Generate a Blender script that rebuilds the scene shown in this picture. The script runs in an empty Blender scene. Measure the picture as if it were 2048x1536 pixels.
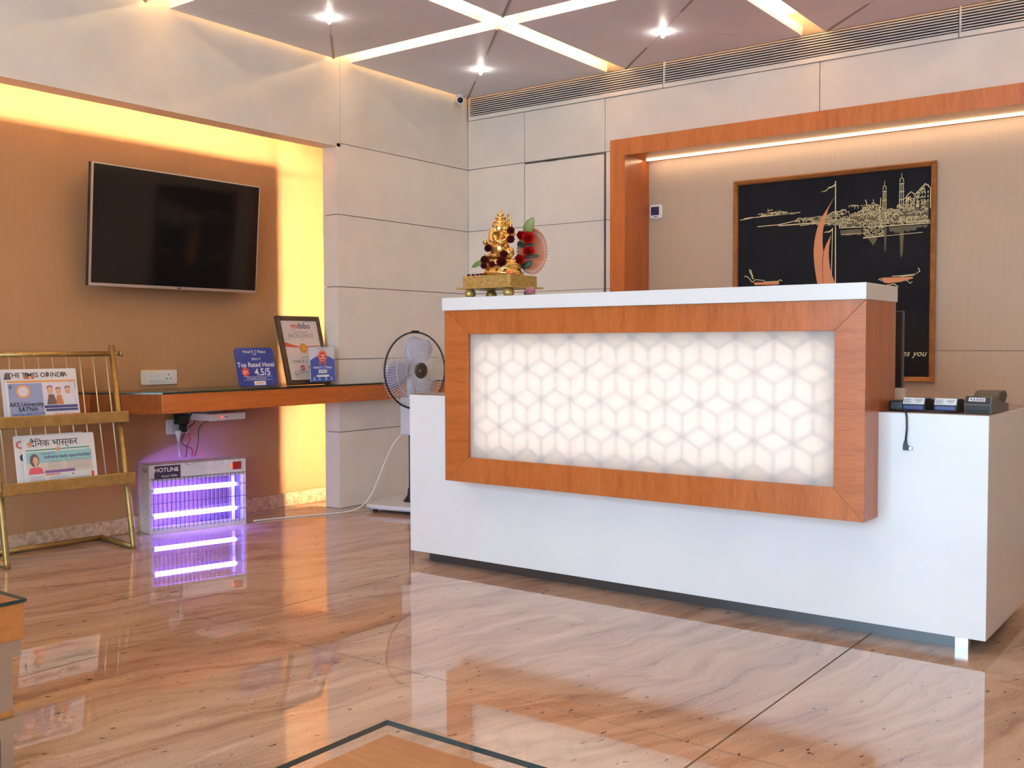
import bpy, bmesh, math, random
from mathutils import Vector, Matrix

# ------------------------------------------------------------------ camera, world, exposure
scn = bpy.context.scene
COL = scn.collection
cam_d = bpy.data.cameras.new('camera')
cam_d.sensor_width = 36.0
cam_d.lens = 2044.64 / 2048 * 36.0
cam_d.clip_start = 0.02
cam = bpy.data.objects.new('camera', cam_d)
COL.objects.link(cam)
_yaw, _pit, _rol = math.radians(36.692), math.radians(-2.262), math.radians(-0.145)
cam.matrix_world = (Matrix.Translation((4.2133, -5.1825, 0.93)) @ Matrix.Rotation(_yaw, 4, 'Z')
                    @ Matrix.Rotation(math.pi / 2 + _pit, 4, 'X') @ Matrix.Rotation(_rol, 4, 'Z'))
scn.camera = cam

world = bpy.data.worlds.new('daylight')
scn.world = world
world.use_nodes = True
bg = world.node_tree.nodes['Background']
bg.inputs['Color'].default_value = (0.53, 0.78, 1.0, 1)
bg.inputs['Strength'].default_value = 11.8

scn.view_settings.view_transform = 'Standard'
scn.view_settings.look = 'None'
scn.view_settings.gamma = 1.0
scn.view_settings.use_curve_mapping = False
scn.view_settings.exposure = 0.0

# sky portal in the street-side glazing (samples the sky, adds no light of its own)
pl = bpy.data.lights.new('glazing_portal', 'AREA')
pl.shape = 'RECTANGLE'; pl.size = 3.9; pl.size_y = 2.38
pl.cycles.is_portal = True
po = bpy.data.objects.new('glazing_portal', pl)
po.location = (3.475, -7.35, 1.22); po.rotation_euler = (math.radians(90), 0, 0)
COL.objects.link(po)

scn.cycles.max_bounces = 8
scn.cycles.diffuse_bounces = 5
scn.cycles.caustics_reflective = False
scn.cycles.caustics_refractive = False
random.seed(4)
R = math.radians

# ------------------------------------------------------------------ materials
MATS = {}
def pbr(name, col, rough=0.5, metal=0.0, spec=0.5, emit=None, estr=0.0, alpha=None, trans=0.0, coat=0.0):
    m = bpy.data.materials.new(name); m.use_nodes = True
    b = m.node_tree.nodes['Principled BSDF']
    b.inputs['Base Color'].default_value = (*col, 1)
    b.inputs['Roughness'].default_value = rough
    b.inputs['Metallic'].default_value = metal
    b.inputs['Specular IOR Level'].default_value = spec
    b.inputs['Coat Weight'].default_value = coat
    b.inputs['Coat Roughness'].default_value = 0.06
    if trans: b.inputs['Transmission Weight'].default_value = trans
    if emit:
        b.inputs['Emission Color'].default_value = (*emit, 1)
        b.inputs['Emission Strength'].default_value = estr
    MATS[name] = m
    return m
def nodes(m):
    nt = m.node_tree
    return nt, nt.nodes['Principled BSDF']
def mapping(nt, scale=(1, 1, 1), rot=(0, 0, 0), src='Object', loc=(0, 0, 0)):
    tc = nt.nodes.new('ShaderNodeTexCoord')
    mp = nt.nodes.new('ShaderNodeMapping')
    mp.inputs['Scale'].default_value = scale
    mp.inputs['Rotation'].default_value = rot
    mp.inputs['Location'].default_value = loc
    nt.links.new(tc.outputs[src], mp.inputs['Vector'])
    return mp.outputs['Vector']
def noise(nt, vec, scale, detail=4, rough=0.55, dist=0.0):
    n = nt.nodes.new('ShaderNodeTexNoise')
    n.inputs['Scale'].default_value = scale
    n.inputs['Detail'].default_value = detail
    n.inputs['Roughness'].default_value = rough
    n.inputs['Distortion'].default_value = dist
    nt.links.new(vec, n.inputs['Vector'])
    return n.outputs['Fac']
def ramp(nt, fac, stops):
    r = nt.nodes.new('ShaderNodeValToRGB')
    el = r.color_ramp.elements
    while len(el) < len(stops): el.new(0.5)
    for e, (p, c) in zip(el, stops):
        e.position = p; e.color = (*c, 1)
    nt.links.new(fac, r.inputs['Fac'])
    return r.outputs['Color']
def mix(nt, fac, a, b, mode='MIX'):
    n = nt.nodes.new('ShaderNodeMix'); n.data_type = 'RGBA'; n.blend_type = mode
    for sock, v in ((n.inputs[0], fac), (n.inputs[6], a), (n.inputs[7], b)):
        if hasattr(v, 'is_output') or isinstance(v, bpy.types.NodeSocket): nt.links.new(v, sock)
        elif isinstance(v, tuple): sock.default_value = (*v, 1)
        else: sock.default_value = v
    return n.outputs[2]
def bump(nt, b, fac, strength, dist=0.002):
    n = nt.nodes.new('ShaderNodeBump')
    n.inputs['Strength'].default_value = strength
    n.inputs['Distance'].default_value = dist
    nt.links.new(fac, n.inputs['Height'])
    nt.links.new(n.outputs['Normal'], b.inputs['Normal'])

def wood(name, axis, c0=(0.24, 0.055, 0.010), c1=(0.42, 0.115, 0.023), c2=(0.54, 0.18, 0.047), rough=0.28, off=0.0):
    m = pbr(name, c1, rough, spec=0.5)
    nt, b = nodes(m)
    sc = {'x': (1.2, 14, 14), 'y': (14, 1.2, 14), 'z': (14, 14, 1.2)}[axis]
    v = mapping(nt, sc, loc=(off, off * .7, off * .3))
    big = noise(nt, mapping(nt, tuple(s * .22 for s in sc), loc=(off, 0, 0)), 1.6, 3)
    f = noise(nt, v, 2.2, 6, 0.6, 0.6)
    fine = noise(nt, mapping(nt, tuple(s * 6 for s in sc)), 3.0, 3)
    col = ramp(nt, f, [(0.30, c0), (0.50, c1), (0.72, c2)])
    col = mix(nt, 0.45, col, ramp(nt, big, [(0.35, c1), (0.65, c2)]))
    col = mix(nt, 0.25, col, ramp(nt, fine, [(0.35, c0), (0.6, c2)]))
    nt.links.new(col, b.inputs['Base Color'])
    bump(nt, b, fine, 0.05)
    return m
def wallpaper(name, base, dark):
    m = pbr(name, base, 0.55, spec=0.35)
    nt, b = nodes(m)
    f = noise(nt, mapping(nt, (260, 260, 5)), 1.0, 4, 0.7)
    g = noise(nt, mapping(nt, (60, 60, 420)), 1.0, 3)
    big = noise(nt, mapping(nt, (1, 1, 1)), 1.5, 2)
    col = mix(nt, 0.45, base, ramp(nt, f, [(0.32, dark), (0.62, base)]))
    col = mix(nt, 0.25, col, ramp(nt, g, [(0.35, dark), (0.65, base)]))
    col = mix(nt, 0.12, col, ramp(nt, big, [(0.3, dark), (0.7, base)]))
    nt.links.new(col, b.inputs['Base Color'])
    bump(nt, b, f, 0.25, 0.001)
    return m
def marble(name):
    m = pbr(name, (0.6, 0.42, 0.32), 0.02, spec=0.5)
    nt, b = nodes(m)
    rz = R(-74)
    def rotscale(sc):
        v0 = mapping(nt, (1, 1, 1), (0, 0, rz))
        mp = nt.nodes.new('ShaderNodeMapping'); mp.inputs['Scale'].default_value = sc
        nt.links.new(v0, mp.inputs['Vector']); return mp.outputs['Vector']
    b.inputs['IOR'].default_value = 2.15
    warp = noise(nt, mapping(nt, (1, 1, 1)), 1.3, 3)
    vecs = rotscale((0.55, 4.2, 1))
    add = nt.nodes.new('ShaderNodeVectorMath'); add.operation = 'MULTIPLY_ADD'
    nt.links.new(warp, add.inputs[0]); add.inputs[1].default_value = (0.8, 1.6, 0); nt.links.new(vecs, add.inputs[2])
    v = add.outputs[0]
    s1 = noise(nt, v, 1.6, 8, 0.62, 0.35)
    s2 = noise(nt, v, 4.5, 6, 0.65, 0.3)
    gr = noise(nt, mapping(nt, (1, 1, 1)), 210, 3, 0.8)
    dk = noise(nt, rotscale((16, 42, 1)), 1.5, 2, 0.5)
    pk = noise(nt, mapping(nt, (1, 1, 1), loc=(3, 1, 0)), 0.9, 3)
    base = ramp(nt, pk, [(0.35, (0.54, 0.35, 0.23)), (0.65, (0.60, 0.42, 0.32))])
    c = ramp(nt, s1, [(0.37, (0.12, 0.035, 0.018)), (0.43, (0.26, 0.095, 0.042)), (0.485, (0.50, 0.29, 0.17)), (0.56, (0.66, 0.48, 0.35))])
    col = mix(nt, 0.68, base, c)
    c2 = ramp(nt, s2, [(0.38, (0.14, 0.045, 0.02)), (0.47, (0.44, 0.26, 0.16)), (0.66, (0.60, 0.44, 0.34))])
    col = mix(nt, 0.42, col, c2)
    col = mix(nt, 0.36, col, ramp(nt, gr, [(0.35, (0.22, 0.13, 0.08)), (0.62, (0.62, 0.47, 0.37))]))
    spots = ramp(nt, dk, [(0.685, (0, 0, 0)), (0.71, (1, 1, 1))])
    col = mix(nt, spots, col, (0.09, 0.045, 0.035))
    nt.links.new(col, b.inputs['Base Color'])
    return m
def speck(name, c0, c1, scale=60, rough=0.4, metal=0.0):
    m = pbr(name, c1, rough, metal)
    nt, b = nodes(m)
    f = noise(nt, mapping(nt), scale, 4)
    nt.links.new(ramp(nt, f, [(0.35, c0), (0.65, c1)]), b.inputs['Base Color'])
    return m

speck('white_panel', (0.76, 0.715, 0.655), (0.80, 0.755, 0.695), 7, 0.32)
pbr('seam', (0.16, 0.13, 0.11), 0.8)
speck('ceiling_white', (0.80, 0.81, 0.89), (0.83, 0.84, 0.92), 5, 0.45)
pbr('slab_white', (0.8, 0.76, 0.7), 0.8)
speck('counter_white', (0.80, 0.81, 0.82), (0.83, 0.84, 0.85), 4, 0.22)
pbr('gloss_white', (0.8, 0.8, 0.8), 0.3)
wallpaper('paper_left', (0.47, 0.27, 0.135), (0.33, 0.17, 0.08))
wallpaper('paper_back', (0.52, 0.42, 0.325), (0.40, 0.31, 0.23))
wood('wood_x', 'x'); wood('wood_z', 'z', off=3.1); wood('wood_y', 'y', off=1.7)
wood('wood_x_up', 'z', off=5.3)
wood('wood_shaded', 'z', (0.09, 0.022, 0.005), (0.18, 0.05, 0.012), (0.25, 0.08, 0.02), 0.7)  # shelf wood with shade put into its colour, for the chamfered end
nodes(MATS['wood_shaded'])[1].inputs['Specular IOR Level'].default_value = 0.08
wood('table_wood', 'x', (0.30, 0.10, 0.02), (0.45, 0.17, 0.045), (0.55, 0.23, 0.07), 0.25)
wood('frame_wood', 'x', (0.10, 0.03, 0.008), (0.28, 0.10, 0.025), (0.45, 0.2, 0.06), 0.35)
marble('marble')
speck('skirting_stone', (0.42, 0.27, 0.17), (0.66, 0.47, 0.33), 45, 0.2)
pbr('steel', (0.62, 0.61, 0.60), 0.28, 1.0)
pbr('dark_steel', (0.12, 0.12, 0.125), 0.35, 0.8)
pbr('black_plastic', (0.012, 0.012, 0.014), 0.35)
pbr('black_soft', (0.018, 0.017, 0.018), 0.6)
pbr('screen', (0.006, 0.006, 0.006), 0.06, spec=0.35)
pbr('silver', (0.72, 0.68, 0.64), 0.3, 0.85)
speck('brass', (0.36, 0.235, 0.075), (0.45, 0.30, 0.11), 30, 0.42, 0.75)
pbr('gold_rod', (0.70, 0.58, 0.32), 0.35, 0.5)
pbr('white_plastic', (0.78, 0.77, 0.75), 0.35)
pbr('cream_plastic', (0.78, 0.71, 0.60), 0.4)
pbr('grey_plastic', (0.55, 0.56, 0.58), 0.4)
pbr('dark_glass_edge', (0.01, 0.03, 0.025), 0.08)
pbr('led_warm', (1, 0.8, 0.5), 0.5, emit=(1.0, 0.67, 0.36), estr=250.0)
pbr('led_cove', (1, 0.8, 0.5), 0.5, emit=(1.0, 0.62, 0.27), estr=115.0)
pbr('led_strip', (1, 0.9, 0.7), 0.5, emit=(1.0, 0.72, 0.42), estr=22.0)
pbr('bulb', (1, 1, 1), 0.5, emit=(1.0, 0.93, 0.8), estr=150.0)
pbr('uv_tube', (1, 1, 1), 0.5, emit=(0.16, 0.11, 1.0), estr=75.0)
pbr('panel_glow', (1, 1, 1), 0.5, emit=(1.0, 0.74, 0.48), estr=0.80)
# ------------------------------------------------------------------ helpers
def tag(o, label=None, cat=None, group=None, kind=None):
    if label: o['label'] = label
    if cat: o['category'] = cat
    if group: o['group'] = group
    if kind: o['kind'] = kind
    return o
def empty(name, loc=(0, 0, 0), rz=0.0, parent=None):
    o = bpy.data.objects.new(name, None); COL.objects.link(o)
    o.empty_display_size = 0.05
    o.location = loc; o.rotation_euler = (0, 0, rz); o.parent = parent
    return o
class MB:
    def __init__(s): s.v = []; s.f = []; s.sm = []
    def add(s, vs, fs, smooth=False, M=None):
        n = len(s.v)
        s.v += [tuple(M @ Vector(v)) if M else tuple(v) for v in vs]
        s.f += [tuple(i + n for i in f) for f in fs]
        s.sm += [smooth] * len(fs)
        return s
    def box(s, x0, x1, y0, y1, z0, z1, M=None):
        vs = [(x, y, z) for x in (x0, x1) for y in (y0, y1) for z in (z0, z1)]
        fs = [(0, 1, 3, 2), (4, 6, 7, 5), (0, 4, 5, 1), (2, 3, 7, 6), (0, 2, 6, 4), (1, 5, 7, 3)]
        return s.add(vs, fs, False, M)
    def prism(s, poly, h0, h1, axis='z', M=None, smooth=False):
        def P(a, b, h):
            return {'z': (a, b, h), 'y': (a, h, b), 'x': (h, a, b)}[axis]
        n = len(poly)
        vs = [P(a, b, h0) for a, b in poly] + [P(a, b, h1) for a, b in poly]
        fs = [tuple(range(n))[::-1], tuple(range(n, 2 * n))]
        s.add(vs, fs, False, M)
        s.add(vs, [(i, (i + 1) % n, n + (i + 1) % n, n + i) for i in range(n)], smooth, M)
        return s
    def tube(s, pts, r, n=10, closed=False, M=None, caps=True):
        pts = [Vector(p) for p in pts]
        m = len(pts); rs = r if isinstance(r, (list, tuple)) else [r] * m
        rings = []; ref = None
        for i, p in enumerate(pts):
            if closed: t = pts[(i + 1) % m] - pts[i - 1]
            else: t = pts[min(i + 1, m - 1)] - pts[max(i - 1, 0)]
            t.normalize()
            if ref is None:
                ref = Vector((0, 0, 1)) if abs(t.z) < 0.9 else Vector((1, 0, 0))
            a = (ref - t * ref.dot(t)).normalized(); b = t.cross(a); ref = a
            rings.append([p + (a * math.cos(2 * math.pi * k / n) + b * math.sin(2 * math.pi * k / n)) * rs[i] for k in range(n)])
        vs = [q for ring in rings for q in ring]
        fs = []
        for i in range(m if closed else m - 1):
            j = (i + 1) % m
            for k in range(n):
                fs.append((i * n + k, i * n + (k + 1) % n, j * n + (k + 1) % n, j * n + k))
        s.add(vs, fs, True, M)
        if caps and not closed:
            s.add(rings[0], [tuple(range(n))[::-1]], False, M); s.add(rings[-1], [tuple(range(n))], False, M)
        return s
    def lathe(s, prof, n=24, M=None, smooth=True, a0=0, a1=2 * math.pi):
        full = abs(a1 - a0 - 2 * math.pi) < 1e-6
        cols = n if full else n + 1
        vs = []
        for k in range(cols):
            a = a0 + (a1 - a0) * k / n
            vs += [(r * math.cos(a), r * math.sin(a), z) for r, z in prof]
        m = len(prof); fs = []
        for k in range(n):
            j = (k + 1) % cols
            for i in range(m - 1):
                fs.append((k * m + i, j * m + i, j * m + i + 1, k * m + i + 1))
        return s.add(vs, fs, smooth, M)
    def cyl(s, p0, p1, r, n=16): return s.tube([p0, p1], r, n)
    def ball(s, c, rad, nu=14, nv=9, M=None):
        rx, ry, rz = rad if isinstance(rad, (list, tuple)) else (rad,) * 3
        vs = []; fs = []
        for i in range(nv + 1):
            t = math.pi * i / nv
            for k in range(nu):
                a = 2 * math.pi * k / nu
                vs.append((c[0] + rx * math.sin(t) * math.cos(a), c[1] + ry * math.sin(t) * math.sin(a), c[2] + rz * math.cos(t)))
        for i in range(nv):
            for k in range(nu):
                fs.append((i * nu + k, (i + 1) * nu + k, (i + 1) * nu + (k + 1) % nu, i * nu + (k + 1) % nu))
        return s.add(vs, fs, True, M)
    def poly(s, pts, z=0.0, M=None): return s.add([(a, b, z) for a, b in pts], [tuple(range(len(pts)))], False, M)
    def mesh(s, name):
        me = bpy.data.meshes.new(name)
        me.from_pydata(s.v, [], s.f)
        me.polygons.foreach_set('use_smooth', s.sm)
        bm = bmesh.new(); bm.from_mesh(me)
        bmesh.ops.remove_doubles(bm, verts=bm.verts, dist=1e-6)
        bmesh.ops.recalc_face_normals(bm, faces=bm.faces)
        bm.to_mesh(me); bm.free()
        return me
    def build(s, name, m, parent=None, bevel=0.0, loc=None, rot=None):
        me = s.mesh(name)
        me.materials.append(MATS[m] if isinstance(m, str) else m)
        o = bpy.data.objects.new(name, me); COL.objects.link(o)
        o.parent = parent
        if loc: o.location = loc
        if rot: o.rotation_euler = rot
        if bevel:
            b = o.modifiers.new('bevel', 'BEVEL'); b.width = bevel; b.segments = 2; b.limit_method = 'ANGLE'
        return o
def inst(me, name, parent=None, loc=(0, 0, 0), rot=(0, 0, 0)):
    o = bpy.data.objects.new(name, me); COL.objects.link(o); o.parent = parent
    o.location = loc; o.rotation_euler = rot
    return o
def circ(cx, cy, r, n=20, ry=None, a0=0.0, a1=2 * math.pi):
    ry = ry or r
    return [(cx + r * math.cos(a0 + (a1 - a0) * k / n), cy + ry * math.sin(a0 + (a1 - a0) * k / n)) for k in range(n)]
def rrect(x0, x1, y0, y1, r, n=5):
    P = []
    for cx, cy, a in ((x1 - r, y1 - r, 0), (x0 + r, y1 - r, 90), (x0 + r, y0 + r, 180), (x1 - r, y0 + r, 270)):
        for k in range(n + 1):
            t = R(a + 90 * k / n); P.append((cx + r * math.cos(t), cy + r * math.sin(t)))
    return P
def text_polys(s, size, x, y, align='CENTER', sx=1.0, bold=0.0, shear=0.0):
    """vertices and faces of a line of lettering in the local xy plane"""
    c = bpy.data.curves.new('t', 'FONT'); c.body = s; c.size = size; c.align_x = align; c.offset = bold; c.shear = shear
    c.resolution_u = 3
    o = bpy.data.objects.new('t', c); COL.objects.link(o)
    dg = bpy.context.evaluated_depsgraph_get()
    me = bpy.data.meshes.new_from_object(o.evaluated_get(dg))
    vs = [(v.co.x * sx + x, v.co.y + y) for v in me.vertices]
    fs = [tuple(p.vertices) for p in me.polygons]
    bpy.data.objects.remove(o); bpy.data.curves.remove(c); bpy.data.meshes.remove(me)
    return vs, fs
def letters(parent, m, lines, z, name='lettering', bend=None):
    """lines: (text, size, x, y[, kwargs]) joined into one flat print"""
    b = MB()
    for L in lines:
        kw = L[4] if len(L) > 4 else {}
        vs, fs = text_polys(L[0], L[1], L[2], L[3], **kw)
        b.v, n = b.v + [(a, c, z) for a, c in vs], len(b.v)
        b.f += [tuple(i + n for i in f) for f in fs]; b.sm += [False] * len(fs)
    me = bpy.data.meshes.new(name); me.from_pydata(b.v, [], b.f)
    me.materials.append(MATS[m])
    o = bpy.data.objects.new(name, me); COL.objects.link(o); o.parent = parent
    if len(lines) > 1: o['kind'] = 'stuff'
    return o
def flat(parent, name, m, polys, z):
    if 1 < len(polys) <= 6:
        return [flat(parent, name, m, [p], z + .00002 * k) for k, p in enumerate(polys)][0]
    b = MB()
    for p in polys: b.poly(p, z)
    me = bpy.data.meshes.new(name); me.from_pydata(b.v, [], b.f); me.materials.append(MATS[m])
    o = bpy.data.objects.new(name, me); COL.objects.link(o); o.parent = parent
    if len(polys) > 6: o['kind'] = 'stuff'
    return o
def ink(name, c, rough=0.5):
    if name not in MATS: pbr(name, c, rough)
    return name
def struct(o): o['kind'] = 'structure'; return o
def basis(origin, u, v):
    """matrix whose local x runs along u, local y along v, local z out of the face"""
    u = Vector(u).normalized(); v = Vector(v).normalized(); w = u.cross(v).normalized(); v = w.cross(u)
    M = Matrix((u, v, w)).transposed().to_4x4(); M.translation = Vector(origin)
    return M

# ------------------------------------------------------------------ room shell
XR, YF = 5.6, -7.3                     # right wall and street front
XN = -0.32                             # back of the niche
floor = struct(MB().box(-0.6, XR, YF, 0.3, -0.08, -0.012).build('floor', 'seam'))
xs = [-0.6, 1.415, 3.198, 4.98, XR]; ys = [YF, -6.10, -3.055, -0.01, 0.3]
g = 0.0026
for i in range(4):
    for j in range(4):
        MB().box(xs[i] + g, xs[i + 1] - g, ys[j] + g, ys[j + 1] - g, -0.012, 0.0).build('slab', 'marble', floor)

# left wall: solid behind, niche back, pier with proud panels, fascia over the niche
ZT = 2.512
wl = struct(MB().box(-0.6, -0.42, YF, 0.3, 0, 2.75).build('wall_left', 'slab_white'))
MB().box(-0.42, XN, YF, 0.0, 0, 2.75).build('niche_back', 'paper_left', wl)
zs = [0.0, 0.4335, 0.845, 1.2523, 1.6555, 2.052]
yP = -1.1565
MB().box(-0.028, -0.012, yP + 0.012, 0.0, 0, 2.64).build('pier_backing', 'seam', wl)
for k in range(5):
    MB().box(-0.012, 0.0, yP, -0.0, zs[k] + 0.002, zs[k + 1] - 0.002).build('wall_panel', 'white_panel', wl)
    MB().box(-0.115, -0.013, yP, yP + 0.018, zs[k] + 0.002, min(zs[k + 1] - 0.002, 2.032)).build('return_panel', 'white_panel', wl)
MB().box(-0.113, -0.013, yP + 0.0182, yP + 0.0195, 0, 2.031).build('return_light_stop', 'seam', wl)  # strip added behind the return to keep LED light out of its seams
MB().box(-0.012, 0.0, -1.128, 0.0, zs[5] + 0.002, 2.64).build('wall_panel', 'white_panel', wl)
for y0, y1 in ((-3.9, -1.131), (-6.6, -3.904), (YF, -6.604)):
    MB().box(-0.018, 0.0, y0, y1, 2.032, 2.64).build('fascia_panel', 'white_panel', wl)
MB().box(-0.115, -0.018, YF, yP + 0.018, 2.032, 2.046).build('soffit_panel', 'white_panel', wl)
bl = struct(MB().box(XN, XN + 0.018, YF, -0.02, 0.0, 0.078).build('baseboard_left', 'skirting_stone', None, 0.003))

# cove strips hidden in the niche edges
s = MB().box(-0.036, -0.026, -1.078, -1.066, 0.02, 2.03).build('led_strip', 'led_warm')
tag(s, 'warm LED strip hidden behind the white niche return panels', 'led strip')
s = MB().box(-0.036, -0.026, YF + 0.1, -1.2, 2.086, 2.096).build('led_strip', 'led_warm')
tag(s, 'warm LED strip hidden above the soffit over the television', 'led strip')

# back wall with white panels around a flush door, grille above
wb = struct(MB().box(-0.42, XR, 0.012, 0.3, 0, 2.75).build('wall_back', 'seam'))
def bpan(x0, x1, z0, z1, nm='wall_panel', par=None):
    return MB().box(x0 + .002, x1 - .002, 0.0, 0.011, z0 + .002, z1 - .002).build(nm, 'white_panel', par or wb)
XD0, XD1 = 0.4535, 1.0375
zb = [0.0, 0.4335, 0.845, 1.2523, 1.6555, 2.0535]
for k in range(5):
    bpan(0.0, XD0, zb[k], zb[k + 1])
    bpan(XD1 + 0.006, 1.30, zb[k], zb[k + 1])
ZG = 2.392
bpan(0.0, XD0, 2.0535, 2.366); bpan(XD0, XD1, 2.0535, 2.366); bpan(XD1, 2.32, 2.0535, 2.366)
bpan(2.32, 4.0, 2.0535, 2.366); bpan(4.0, XR, 2.0535, 2.366)
for k in range(5): bpan(4.66, XR, zb[k], zb[k + 1])
d = struct(MB().box(XD0 + .004, XD1 - .007, 0.006, 0.011, 0.01, 2.043).build('door_1', 'seam'))
for k in range(5):
    z1 = zb[k + 1] if k < 4 else 2.043
    MB().box(XD0 + .004, XD1 - .007, -0.002, 0.006, max(zb[k], 0.01) + .0015, z1 - .0015).build('door_panel', 'white_panel', d)
MB().box(0.66, 0.96, -0.006, 0.0, 2.0445, 2.0515).build('door_closer_rail', 'dark_steel', d)
MB().box(0.62, 0.70, -0.010, -0.002, 2.041, 2.0475).build('door_closer_arm', 'black_plastic', d)

# linear air grilles
mods = [(0.012, 1.424, 'short linear air grille with white slats in the corner under the security camera'),
        (1.424, 2.990, 'long linear air grille with white slats above the seam over the wooden portal'),
        (2.990, 4.55, 'linear air grille with white slats beside the long middle one, over the painting end')]
for x0, x1, lab in mods:
    e = empty('air_grille', ((x0 + x1) / 2, 0, 2.366)); tag(e, lab, 'air grille', 'linear air grilles along the back wall')
    c = (x0 + x1) / 2; h = (x1 - x0) / 2 - .002
    MB().box(-h, h, 0.004, 0.012, 0.0, 0.15).build('grille_recess', 'black_soft', e)
    MB().box(-h, h, -0.012, 0.004, 0.0, 0.024).build('grille_flange', 'white_panel', e)
    MB().box(-h, -h + .008, -0.012, 0.004, 0.024, 0.15).build('grille_end', 'white_panel', e)
    for k in range(9):
        z = 0.030 + k * 0.0131
        MB().box(-h + .008, h, -0.0115, -0.0055, z, z + 0.0050).build('slat', 'white_panel', e)

# wooden portal (trim) with wallpapered recess
XP0, XP1, ZP, YPF, YPR = 1.2955, 4.65, 2.032, -0.3695, -0.1027
XPi, ZPi = 1.388, 1.9427
pt = struct(empty('trim_1', (XP0, 0, 0)))
def pbox(nm, m, x0, x1, y0, y1, z0, z1):
    o = MB().box(x0 - XP0, x1 - XP0, y0, y1, z0, z1).build(nm, m, pt); return o
pbox('portal_post', 'wood_z', XP0, XPi, YPF, -0.001, 0, ZP)
pbox('portal_post', 'wood_z', XP1 - .09, XP1, YPF, -0.001, 0, ZP)
pbox('portal_head', 'wood_x_up', XPi, XP1 - .09, YPF, -0.001, ZPi, ZP)
pbox('recess_wallpaper', 'paper_back', XPi, XP1 - .09, YPR, -0.001, 0.893, ZPi)
pbox('recess_wallpaper', 'paper_back', XPi, XP1 - .09, YPR, -0.001, 0.0, 0.891)
s = MB().box(1.405, XP1 - .1, -0.166, -0.156, ZPi - 0.005, ZPi).build('led_strip', 'led_strip')
tag(s, 'thin glowing LED strip under the wooden portal head', 'led strip')

# right wall, street front with glazing
wr = struct(MB().box(XR, XR + .2, YF, 0.3, 0, 2.75).build('wall_right', 'paper_back'))
wf = struct(MB().box(-0.6, 1.5, YF - .2, YF, 0, 2.75).box(5.45, XR + .2, YF - .2, YF, 0, 2.75)
            .box(1.5, 5.45, YF - .2, YF, 2.44, 2.75).build('wall_front', 'white_panel'))
win = struct(empty('window_1', (3.475, YF - .1, 0)))
for k in range(5):
    MB().box(-.025, .025, -.04, .04, 0, 2.44).build('mullion', 'dark_steel', win, loc=(-1.95 + k * .975, 0, 0))
mg = bpy.data.materials.new('pane_glass'); mg.use_nodes = True; nt = mg.node_tree
nt.nodes.remove(nt.nodes['Principled BSDF'])
tr = nt.nodes.new('ShaderNodeBsdfTransparent'); gl = nt.nodes.new('ShaderNodeBsdfGlossy'); gl.inputs['Roughness'].default_value = 0.02
fr = nt.nodes.new('ShaderNodeFresnel'); fr.inputs['IOR'].default_value = 1.35
ms = nt.nodes.new('ShaderNodeMixShader')
gm = nt.nodes.new('ShaderNodeNewGeometry'); mm = nt.nodes.new('ShaderNodeMath'); mm.operation = 'MULTIPLY'; iv = nt.nodes.new('ShaderNodeMath'); iv.operation = 'SUBTRACT'; iv.inputs[0].default_value = 1.0
nt.links.new(gm.outputs['Backfacing'], iv.inputs[1]); nt.links.new(fr.outputs[0], mm.inputs[0]); nt.links.new(iv.outputs[0], mm.inputs[1]); nt.links.new(mm.outputs[0], ms.inputs[0]); nt.links.new(tr.outputs[0], ms.inputs[1]); nt.links.new(gl.outputs[0], ms.inputs[2])
nt.links.new(ms.outputs[0], nt.nodes['Material Output'].inputs['Surface'])
MATS['pane_glass'] = mg
for k in range(4):
    MB().box(-.462, .462, -.004, .004, 0.0, 2.44).build('pane', 'pane_glass', win, loc=(-1.4625 + k * .975, 0, 0))
pbr('pavement', (0.35, 0.34, 0.32), 0.9)
pv = struct(MB().box(-6, 12, -16, YF - .2, -0.1, -0.02).build('pavement', 'pavement'))

# ceiling: slab, floating folded panels with lit joints, downlights
cl = struct(MB().box(-0.6, XR + .2, YF - .2, 0.3, 2.64, 2.8).build('ceiling', 'slab_white'))
P, S2, ZC = 1.165, 0.5225, 2.5
def tri_mesh():
    a = S2 - .001; b = 0.0022
    m = MB(); h = 0.010
    vs = [(-a + b, -a, 0), (a - b, -a, 0), (0, -b, -h), (-a + b, -a, .012), (a - b, -a, .012), (0, -b, .012)]
    m.add(vs, [(0, 2, 1), (3, 4, 5), (0, 1, 4, 3), (1, 2, 5, 4), (2, 0, 3, 5)])
    me = m.mesh('triangle_panel'); me.materials.append(MATS['ceiling_white']); return me
TRI = tri_mesh()
a = S2
EDGE = MB().box(-a, a, -a, -a + .012, .0121, .05).box(-a, a, a - .012, a, .0121, .05).box(-a, -a + .012, -a + .012, a - .012, .0121, .05).box(a - .012, a, -a + .012, a - .012, .0121, .05).box(-a + .012, a - .012, -a + .012, a - .012, .035, .05).mesh('panel_edge')
EDGE.materials.append(MATS['ceiling_white'])
LEDR = MB()
q = a - 0.02
for sx in (-1, 1):
    LEDR.box(sx * q - .006, sx * q + .006, -q * .9, q * .9, .051, .060); LEDR.box(-q * .9, q * .9, sx * q - .006, sx * q + .006, .051, .060)
LEDR = LEDR.mesh('cove_strip'); LEDR.materials.append(MATS['led_cove'])
RIB = MB().box(-.006, .006, -.73, -.018, -.004, .012).box(-.006, .006, .018, .73, -.004, .012).mesh('seam_rib'); RIB.materials.append(pbr('rib_bronze', (0.30, 0.25, 0.22), 0.4, 0.3))
LAMP_C = MB().lathe([(0.0, 0.010), (0.016, 0.010), (0.018, 0.0), (0.013, -0.004), (0.0, -0.004)], 16).mesh('lamp_collar'); LAMP_C.materials.append(MATS['silver'])
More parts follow.
